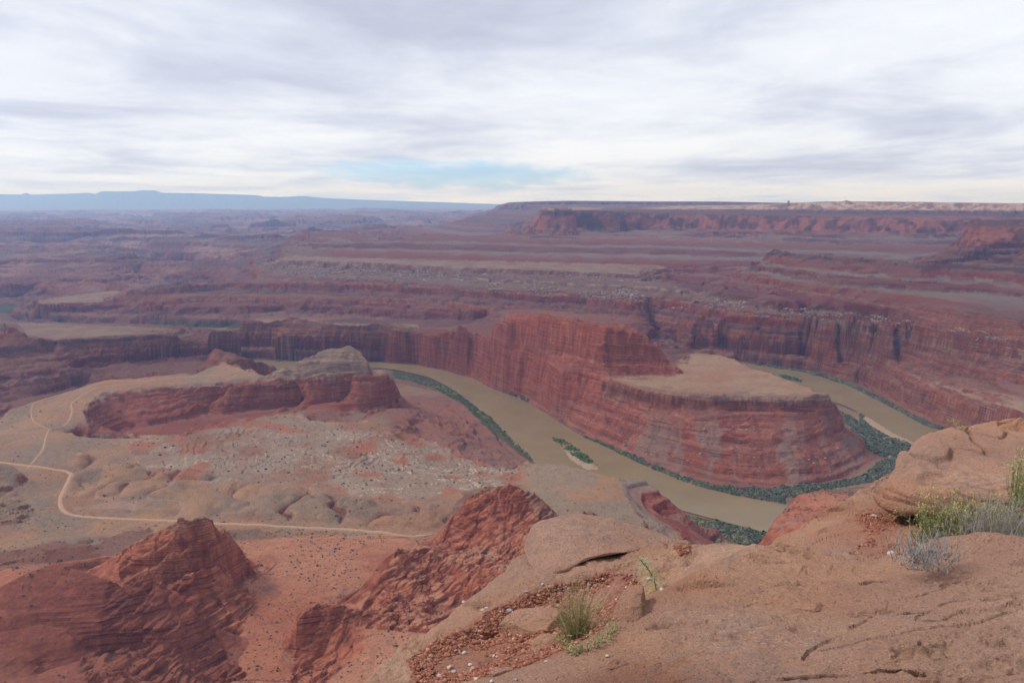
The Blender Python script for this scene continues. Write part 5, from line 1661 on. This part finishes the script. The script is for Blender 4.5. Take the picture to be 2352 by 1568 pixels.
G1 = [C(.085, .11, .045), C(.075, .085, .055), C(.115, .12, .095), C(.17, .165, .06)]
G2 = [C(.15, .145, .12), C(.10, .11, .07), C(.08, .11, .035), C(.20, .20, .05)]
G3 = [C(.06, .11, .03), C(.07, .13, .035), C(.09, .14, .04)]
VEGS = [
    ('left_bank_thicket', [(898, 848), (930, 852), (970, 858), (1012, 870), (1062, 892), (1112, 928), (1150, 966), (1166, 992), (1187, 1008), (1165, 1006), (1120, 976), (1062, 928), (1000, 893), (940, 874), (900, 868)], 4200, 2.5, G2, 'grey green tamarisk thicket along the near bank below the red mesa wall'),
    ('bank_thicket', [(1180, 1000), (1205, 1028), (1238, 1056), (1228, 1060), (1196, 1036), (1170, 1006)], 200, 2.6, G1, 'thin dark green brush along the near bank above the tan hill'),
    ('far_bank_thicket', [(1128, 882), (1160, 893), (1210, 912), (1215, 922), (1180, 912), (1130, 892)], 320, 3.0, G1, 'short strip of green brush on the far bank under the red talus'),
    ('point_thicket', [(1342, 1000), (1420, 1030), (1500, 1066), (1560, 1092), (1640, 1112), (1700, 1120), (1800, 1118), (1880, 1112), (1950, 1102), (2000, 1082), (2030, 1050), (1990, 1030), (1960, 995), (1925, 950), (1908, 918), (1960, 932), (1992, 946), (1980, 962),
                       (2000, 980), (2042, 1003), (2095, 1022), (2080, 1060), (2010, 1105), (1900, 1122), (1850, 1130), (1805, 1150), (1795, 1172), (1700, 1153), (1620, 1134), (1560, 1112), (1500, 1083), (1450, 1058), (1400, 1034), (1340, 1006)], 26000, 2.5, G1, 'dark green and grey riverside thicket wrapping the foot of the peninsula'),
    ('near_bank_thicket', [(1556, 1156), (1620, 1174), (1680, 1190), (1768, 1212), (1756, 1256), (1700, 1275), (1640, 1275), (1600, 1215)], 15000, 2.1, G1, 'dense dark green thicket on the near bank below the pale rim rocks'),
    ('island_thicket', [(1268, 1007), (1290, 1008), (1330, 1034), (1366, 1060), (1350, 1064), (1320, 1048), (1296, 1030)], 700, 2.6, G3, 'bright green brush covering the small island in the river'),
    ('right_bank_thicket', [(1738, 832), (1800, 842), (1885, 857), (1968, 886), (2063, 934), (2132, 970), (2192, 988), (2195, 998), (2130, 984), (2060, 946), (1965, 900), (1886, 870), (1805, 852), (1740, 840)], 4200, 2.6, G1, 'narrow green strip of brush under the pale streaked cliff'),
    ('far_island_thicket', [(1786, 861), (1800, 859), (1842, 873), (1838, 878), (1800, 869)], 160, 3.0, G3, 'tiny strip of green brush in the upper river'),
]
for nm, poly, n, sz, cl, lab in VEGS:
    P = ground_points(poly, n, 77, 1200, 3400, 14, .15, .5, vis=False)
    if len(P):
        P = P[fbm(P[:, 0] / 18, P[:, 1] / 18, 555, 3) > -.32 + rg.normal(0, .1, len(P))]
        bushes('riverside_brush', P - np.array([0, 0, .4]), sz, cl, lab, tall=1.05)
        print(nm, len(P))
# scrub too small and too many to count, dotted over the slopes
SC = [C(.07, .075, .045), C(.06, .07, .04), C(.10, .10, .07)]
P = np.concatenate([
    ground_points([(-20, 1240), (700, 1215), (1000, 1236), (1420, 1200), (1420, 1570), (-20, 1570)], 5200, 5, 600, 1300, 400, 60, .82),
    ground_points([(1750, 1120), (2010, 1110), (2010, 1260), (1750, 1260)], 900, 6, 500, 1300, 400, 60, .8),
    ground_points([(-20, 930), (700, 870), (700, 1240), (-20, 1240)], 3200, 7, 1100, 2600, 400, 60, .85),
    ground_points([(700, 900), (1250, 1060), (1600, 1110), (1600, 1250), (700, 1250)], 2400, 8, 1100, 2400, 400, 20, .85)])
rr = np.hypot(P[:, 0], P[:, 1])
keep = rg.rand(len(P)) < sst(-.5, .3, fbm(P[:, 0] / 50, P[:, 1] / 50, 811, 3))
bushes('scrub', P[keep], 0.85, SC, 'tiny dark scrub dotted over the red and tan slopes')
# shrubs one can tell apart on the pale ledges and washes
WASH = [(300, 1010), (420, 1000), (640, 955), (850, 960), (1000, 1000), (1200, 1060), (1190, 1110), (1060, 1130), (900, 1150), (700, 1110), (500, 1105), (330, 1075)]
P = ground_points(WASH, 300, 12, 1200, 2200, 300, 40, .7)
P = P[np.argsort(P[:, 1])]
protos = []
for k in range(6):
    V_, F_ = clump_proto(70 + k, 26)
    me = bpy.data.meshes.new('desert_shrub')
    ob = mesh_from('desert_shrub', V_ * np.array([1, 1, .85]), F_, M_LEAF, False, {'Col': np.repeat((SC[k % 3] * .6)[None], len(V_), 0) * np.random.RandomState(k).uniform(.8, 1.25, (len(V_), 1)).astype(np.float32)})
    bpy.data.meshes.remove(me)
    protos.append(ob)
for k, p in enumerate(P):
    o = protos[k] if k < 6 else protos[k % 6].copy()
    if k >= 6: scene.collection.objects.link(o)
    s = float(np.exp(rg.normal(math.log(1.75), .35)))
    o.location = p; o.scale = (s, s, s); o.rotation_euler = (0, 0, k * 1.7)
    tag(o, 'small round dark green shrub growing on the pale ledges of the basin', 'shrub', 'shrubs on the pale ledges')
# fallen blocks under the pale rims
BL = [([(620, 604), (760, 610), (1000, 622), (1030, 640), (980, 648), (700, 640), (600, 620)], 900, 6.5), ([(1050, 644), (1200, 652), (1500, 668), (1590, 680), (1600, 712), (1450, 702), (1300, 690), (1060, 670)], 1500, 6.0),
      ([(880, 622), (1200, 630), (1420, 636), (1480, 650), (1200, 642), (900, 634)], 420, 6.0), ([(1600, 682), (1760, 698), (1860, 708), (1880, 740), (1700, 724), (1600, 706)], 420, 5.0),
      ([(1860, 712), (2080, 726), (2120, 760), (1960, 752), (1850, 738)], 700, 3.8), ([(2080, 735), (2352, 758), (2352, 800), (2200, 775), (2060, 758)], 500, 3.0)]
PTS, SZ = [], []
for k, (poly, n, s) in enumerate(BL):
    P = ground_points(poly, n * 2, 900 + k, 2000, 6000, 400, 120, .3)
    P = P[fbm(P[:, 0] / 90, P[:, 1] / 90, 990, 3) > .02 + rg.normal(0, .12, len(P))]
    PTS.append(P); SZ.append(np.exp(rg.normal(math.log(s * .62), .45, len(P))).clip(1.6, 12))
P = ground_points([(1180, 900), (1400, 945), (1650, 975), (1850, 980), (1960, 1030), (1900, 1100), (1700, 1100), (1500, 1050), (1350, 990)], 420, 950, 1500, 2600, 120, 6, .4)
PTS.append(P); SZ.append(np.exp(rg.normal(math.log(1.5), .5, len(P))).clip(.7, 5))
PTS = np.concatenate(PTS); SZ = np.concatenate(SZ)
o_ = np.argsort(-SZ / np.hypot(PTS[:, 0], PTS[:, 1])); PTS, SZ = PTS[o_], SZ[o_]
bp_ = [rock_mesh(700 + k, 1, .7, .2, 8) for k in range(8)]
bob = []
PC = [C(.23, .165, .13), C(.20, .13, .10), C(.27, .205, .165), C(.17, .09, .07)]
for k in range(8):
    V_, F_ = bp_[k]
    bob.append(mesh_from('fallen_block', V_, F_, M_ROCK, False, {'Col': np.repeat(PC[k % 4][None], len(V_), 0)}))
for k in range(300):
    o = bob[k] if k < 8 else bob[k % 8].copy()
    if k >= 8: scene.collection.objects.link(o)
    p = PTS[k]; s = float(SZ[k])
    o.location = p + np.array([0, 0, s * .2]); o.scale = (s * rg.uniform(.7, 1.3), s * rg.uniform(.7, 1.3), s * rg.uniform(.6, 1.1)); o.rotation_euler = (rg.normal(0, .3), rg.normal(0, .3), k * 2.1)
    tag(o, 'pale angular block fallen onto the slope below the canyon rims', 'boulder', 'pale blocks fallen below the rims')
ob = scatter_mesh('rubble', PTS[300:], SZ[300:], 8, M_ROCK, rg, 1, .7, lambda k: PC[k % 4] * cr.uniform(.8, 1.15))
tag(ob, 'pale rubble strewn over the slopes below the canyon rims', 'rubble', kind='stuff')
print('scatter', round(time.time() - T0, 1))


# a lone finger of rock on the skyline of the great mesa
dx, dy, dz = ray(1811, 466)
yb = 6900.0; zb_ = H + dz / dy * yb
V_, F_ = rock_mesh(77, 3, 1.0, .1)
V_ = V_ * np.array([9, 9, 22]) * (1.25 - .45 * V_[:, 2:3])
ob = mesh_from('rock_spire', V_, F_, M_ROCK, False, {'Col': np.repeat(C(.30, .20, .15)[None], len(V_), 0)})
ob.location = (dx / dy * yb, yb, zb_ + 4); tag(ob, 'tiny lone rock finger poking above the pale skyline of the great mesa', 'rock spire')

# ------------------------------------------------------------------ plants on the rim ledge
def mat_plain(name, rough=.8, trans=0.0):
    m, nt = new_mat(name)
    b = bsdf_out(nt, rough, .2)
    at = N(nt, 'ShaderNodeAttribute', attribute_name='Col')
    nt.links.new(at.outputs[0], b.inputs['Base Color'])
    return m


M_BLADE = mat_plain('plant_fibre')


class Strips:
    def __init__(self): self.v, self.f, self.c, self.n = [], [], [], 0

    def blade(self, pts, w0, w1, c0, c1, side=None):
        """flat tapering strip along pts"""
        P = np.asarray(pts, float); n = len(P)
        T = np.gradient(P, axis=0); T /= np.linalg.norm(T, axis=1, keepdims=True) + 1e-9
        s = np.array([1.0, 0, 0]) if side is None else np.asarray(side, float)
        S = np.cross(T, s); S /= np.linalg.norm(S, axis=1, keepdims=True) + 1e-9
        w = np.linspace(w0, w1, n)[:, None]
        self.v += [P + S * w, P - S * w]
        k = self.n
        for i in range(n - 1): self.f.append([k + i, k + i + 1, k + n + i + 1, k + n + i])
        t = np.linspace(0, 1, n)[:, None]
        c = np.asarray(c0) * (1 - t) + np.asarray(c1) * t
        self.c += [c, c]; self.n += 2 * n

    def tube(self, pts, r0, r1, c0, c1):
        P = np.asarray(pts, float); n = len(P)
        T = np.gradient(P, axis=0); T /= np.linalg.norm(T, axis=1, keepdims=True) + 1e-9
        a = np.cross(T, [0.31, .2, .93]); a /= np.linalg.norm(a, axis=1, keepdims=True) + 1e-9
        b = np.cross(T, a); r = np.linspace(r0, r1, n)[:, None]
        ring = [P + (a * math.cos(q) + b * math.sin(q)) * r for q in (0, 2.094, 4.189)]
        self.v += ring; k = self.n
        for q in range(3):
            for i in range(n - 1):
                self.f.append([k + q * n + i, k + ((q + 1) % 3) * n + i, k + ((q + 1) % 3) * n + i + 1, k + q * n + i + 1])
        t = np.linspace(0, 1, n)[:, None]; c = np.asarray(c0) * (1 - t) + np.asarray(c1) * t
        self.c += [c] * 3; self.n += 3 * n

    def leaf(self, p, d, L_, w, c, up=None):
        d = np.asarray(d, float); d /= np.linalg.norm(d)
        s = np.cross(d, [0, 0, 1.0] if up is None else up); s /= np.linalg.norm(s) + 1e-9
        k = self.n
        self.v.append(np.array([p, p + d * L_ * .45 + s * w, p + d * L_, p + d * L_ * .45 - s * w]))
        self.f.append([k, k + 1, k + 2, k + 3]); self.c.append(np.repeat(np.asarray(c)[None], 4, 0)); self.n += 4

    def build(self, name, parent=None, origin=None):
        V_ = np.concatenate(self.v)
        if origin is not None: V_ = V_ - origin
        o = mesh_from(name, V_, np.array(self.f), M_BLADE, False, {'Col': np.concatenate(self.c).astype(np.float32)})
        if parent: o.parent = parent
        return o


def root_at(name, p, label, cat, group=None):
    e = link(bpy.data.objects.new(name, None)); e.location = p; e.empty_display_size = .05
    tag(e, label, cat, group)
    return e


pr = np.random.RandomState(8)
# bunch of grass in the gravel
g0 = ledge_hit(1326, 1466)
root = root_at('grass_tuft', g0, 'upright green and straw coloured grass tuft growing in the red gravel', 'grass tuft')
S = Strips(); SD = S
for k in range(330):
    a = pr.uniform(0, 6.283); lean = abs(pr.normal(0, .34)) + .04
    b0 = np.array([pr.normal(0, .030), pr.normal(0, .022), -.01])
    L_ = pr.uniform(.15, .33) * (1.0 if lean < .5 else .8)
    d = np.array([math.cos(a) * lean * 1.15, math.sin(a) * lean * .8, 1.0]); d /= np.linalg.norm(d)
    t = np.linspace(0, 1, 6)[:, None]
    pts = b0 + d * L_ * t + np.array([math.cos(a) * .09 * lean, math.sin(a) * .09 * lean, -.07 * lean]) * t ** 2.2
    dry = pr.rand() < .45
    c0 = C(.15, .19, .055) * pr.uniform(.7, 1.3) if not dry else C(.38, .30, .16) * pr.uniform(.8, 1.2)
    c1 = C(.30, .30, .13) if not dry else C(.50, .40, .24)
    S.blade(pts, .0013, .0004, c0, c1, side=(pr.normal(), pr.normal(), 0))
    if pr.rand() < .16:
        e = pts[-1]
        for q in range(7):
            SD.leaf(e - d * .008 * q, d + pr.normal(0, .5, 3), .014, .0011, C(.42, .33, .22) * pr.uniform(.8, 1.2))
S.build('blades', root)
# low seedy herb round its foot
hroot = root_at('seedy_herb', ledge_hit(1345, 1492), 'low pale yellow green herb with seed pods at the foot of the grass tuft', 'herb')
S = Strips(); SD = S
hp = np.array(hroot.location)
spots = [ledge_hit(u, v) - hp for u, v in ((1290, 1488), (1305, 1498), (1325, 1500), (1345, 1495), (1365, 1485), (1385, 1474), (1402, 1462), (1412, 1448), (1290, 1470), (1335, 1488), (1375, 1470))]
for sp_ in spots:
    for k in range(7):
        a = pr.uniform(0, 6.283); L_ = pr.uniform(.03, .07)
        d = np.array([math.cos(a) * .5, math.sin(a) * .5, 1]); d /= np.linalg.norm(d)
        b0 = sp_ + np.array([pr.normal(0, .02), pr.normal(0, .02), -.012])
        t = np.linspace(0, 1, 4)[:, None]
        S.tube(b0 + d * L_ * t, .0009, .0005, C(.22, .22, .10), C(.33, .31, .15))
        for q in range(8):
            SD.leaf(b0 + d * L_ * pr.uniform(.3, 1.05), pr.normal(0, 1, 3) + [0, 0, .4], .011, .0034, C(.25, .235, .105) * pr.uniform(.7, 1.25))
S.build('stems', hroot)
# green stalk with narrow leaves
p0 = ledge_hit(1508, 1352)
root = root_at('leafy_stalk', p0, 'single arching stalk with narrow pale green and yellow leaves above the slab edge', 'plant')
def upoint(u, v, r):
    dx, dy, dz = ray(u, v); t = r / dy; return np.array([dx * t, dy * t, dz * t + H])
r_ = p0[1]
key = [p0 + [0, 0, -.02], upoint(1504, 1338, r_), upoint(1497, 1320, r_ - .01), upoint(1486, 1303, r_ - .02), upoint(1474, 1290, r_ - .03), upoint(1466, 1280, r_ - .04)]
S = Strips(); LF = Strips()
key = np.array(smooth_path([tuple(k[:2]) for k in key], 1)) if False else np.array(key)
S.tube(key - p0, .0045, .0022, C(.20, .24, .10), C(.26, .32, .14))
S.tube(np.array([key[-1], upoint(1456, 1274, r_ - .04), upoint(1440, 1268, r_ - .04)]) - p0, .0015, .0007, C(.42, .34, .20), C(.45, .36, .24))
for k in range(62):
    t = pr.uniform(.02, 1) * 5; i = min(int(t), 4); q = key[i] + (key[i + 1] - key[i]) * (t - i) - p0
    a = pr.uniform(0, 6.283); big = pr.rand() < (.7 if t < 3 else .45)
    d = np.array([math.cos(a), math.sin(a) * .6, pr.uniform(.1, .7)]); d /= np.linalg.norm(d)
    L_ = pr.uniform(.06, .12) if big else pr.uniform(.03, .05)
    tt_ = np.linspace(0, 1, 6)[:, None]
    pts = q + d * L_ * tt_ + np.array([0, 0, -L_ * (.75 if big else .2)]) * tt_ ** 2
    c = (C(.34, .33, .08) if pr.rand() < .5 else C(.20, .26, .10)) if big else C(.36, .42, .30)
    LF.blade(pts, .0036 if big else .0028, .0005, c * .9, c * pr.uniform(.85, 1.2), side=(0, 0, 1))
S.build('stem', root); LF.build('leaves', root)


def shrub(name, poly, base_v, rdist, n, h_rng, cols, tips, label, cat, seed, twig=False, spread=.35, flowers=None):
    """brushy plant: many stems fanning from feet spread inside poly's foot line"""
    pr = np.random.RandomState(seed)
    feet = [np.array(upoint(u, v, r)) for u, v, r in poly]
    c0 = np.mean(feet, 0)
    root = root_at(name, c0, label, cat)
    S = Strips(); T_ = Strips() if n > 120 else S; FL_ = Strips() if n > 50 else S
    for k in range(n):
        t = pr.uniform(0, len(feet) - 1); i = min(int(t), len(feet) - 2)
        b0 = feet[i] + (feet[i + 1] - feet[i]) * (t - i) - c0 + np.array([pr.normal(0, .03), pr.uniform(-.05, .14), -.02])
        a = pr.uniform(0, 6.283); lean = abs(pr.normal(0, spread)) + .05
        hh_ = pr.uniform(*h_rng) * (1 - .35 * min(lean, 1))
        d = np.array([math.cos(a) * lean, math.sin(a) * lean, 1.0]); d /= np.linalg.norm(d)
        tt_ = np.linspace(0, 1, 6)[:, None]
        wob_ = np.cumsum(pr.normal(0, .011 if twig else .005, (6, 3)), 0); wob_[0] = 0
        pts = b0 + d * hh_ * tt_ + wob_
        ca = cols[pr.randint(len(cols))] * pr.uniform(.8, 1.25)
        S.tube(pts, .0022 if twig else .0016, .0007, ca * .8, ca)
        for q in range(5 if twig else 4):
            i2 = pr.randint(1, 6); e = pts[i2]
            dd = d + pr.normal(0, .55, 3); dd /= np.linalg.norm(dd); l2 = hh_ * pr.uniform(.12, .32)
            tt2 = np.linspace(0, 1, 3)[:, None]
            T_.tube(e + dd * l2 * tt2, .0011, .0005, ca, tips[pr.randint(len(tips))])
            if not twig:
                for z_ in range(4):
                    FL_.leaf(e + dd * l2 * pr.uniform(.2, 1), dd + pr.normal(0, .6, 3), pr.uniform(.018, .034), .0016, tips[pr.randint(len(tips))] * pr.uniform(.7, 1.2))
                if flowers is not None and pr.rand() < .55 and i2 > 3:
                    for z_ in range(5):
                        FL_.leaf(e + dd * l2 + pr.normal(0, .006, 3), pr.normal(0, 1, 3), .010, .004, flowers * pr.uniform(.7, 1.3))
    S.build('branches', root)
    if T_ is not S: T_.build('twigs', root)
    if FL_.n and FL_ is not S: FL_.build('leaves', root)
    return root


GC = [C(.15, .17, .065), C(.20, .215, .085), C(.13, .15, .06)]
shrub('rabbitbrush', [(2140, 1296, 3.95), (2170, 1300, 3.92), (2210, 1300, 3.92), (2260, 1300, 3.95), (2320, 1300, 4.0)], 0, 0, 430, (.22, .37), GC, [C(.21, .235, .085), C(.29, .28, .12), C(.18, .20, .075)],
      'yellow green rabbitbrush with small tan flower heads behind the near slab', 'shrub', 61, False, .42, C(.42, .34, .12))
shrub('dry_shrub', [(2225, 1285, 3.72), (2270, 1285, 3.72), (2320, 1285, 3.72), (2370, 1288, 3.7), (2420, 1290, 3.7)], 0, 0, 330, (.19, .34), [C(.33, .29, .26), C(.40, .36, .33), C(.27, .23, .20)], [C(.42, .38, .35), C(.30, .27, .23), C(.24, .27, .12)],
      'tangle of dry grey twigs beside the rabbitbrush at the right edge', 'shrub', 62, True, .5)
shrub('rabbitbrush', [(2342, 1170, 4.2), (2356, 1170, 4.2), (2375, 1170, 4.2)], 0, 0, 60, (.18, .30), GC, [C(.34, .34, .16), C(.30, .31, .13)],
      'tall narrow yellow green plant standing at the right edge of the picture', 'shrub', 63, False, .10, C(.40, .36, .16))
shrub('dead_bush', [(2092, 1292, 3.34), (2120, 1294, 3.30), (2150, 1292, 3.28), (2185, 1286, 3.28)], 0, 0, 110, (.06, .17), [C(.30, .28, .27), C(.38, .36, .35), C(.22, .20, .20)], [C(.44, .42, .42), C(.34, .32, .32)],
      'small leafless grey bush lying in a hollow of the near slab', 'bush', 64, True, .75)
shrub('sprig', [(2190, 985, 6.45), (2215, 983, 6.45)], 0, 0, 14, (.05, .13), [C(.28, .24, .14)], [C(.34, .30, .14)],
      'wispy dry sprig on the skyline of the overhanging boulder', 'plant', 65, False, .7)
print('plants', round(time.time() - T0, 1))
# ------------------------------------------------------------------ haze
def haze():
    m, nt = new_mat('haze_air')
    o = N(nt, 'ShaderNodeOutputMaterial')
    v = N(nt, 'ShaderNodeVolumePrincipled')
    v.inputs['Color'].default_value = (0.29, 0.51, 1.0, 1)
    v.inputs['Absorption Color'].default_value = (1, 1, 1, 1)
    v.inputs['Density'].default_value = 3.7e-5
    v.inputs['Anisotropy'].default_value = 0.2
    nt.links.new(v.outputs[0], o.inputs['Volume'])
    zt = 1300.0
    x0, x1, y0, y1, z0, z1 = -42000, 42000, -3000, 56000, -30, max(zt, H + 60)
    vs = [(x, y, z) for z in (z0, z1) for y in (y0, y1) for x in (x0, x1)]
    fs = [(0, 2, 3, 1), (4, 5, 7, 6), (0, 1, 5, 4), (2, 6, 7, 3), (0, 4, 6, 2), (1, 3, 7, 5)]
    me = bpy.data.meshes.new('haze'); me.from_pydata(vs, [], fs)
    me.materials.append(m)
    ob = link(bpy.data.objects.new('haze', me))
    tag(ob, 'pale blue haze filling the air over the whole canyon', 'haze', kind='stuff')


haze()
print('done', round(time.time() - T0, 1))
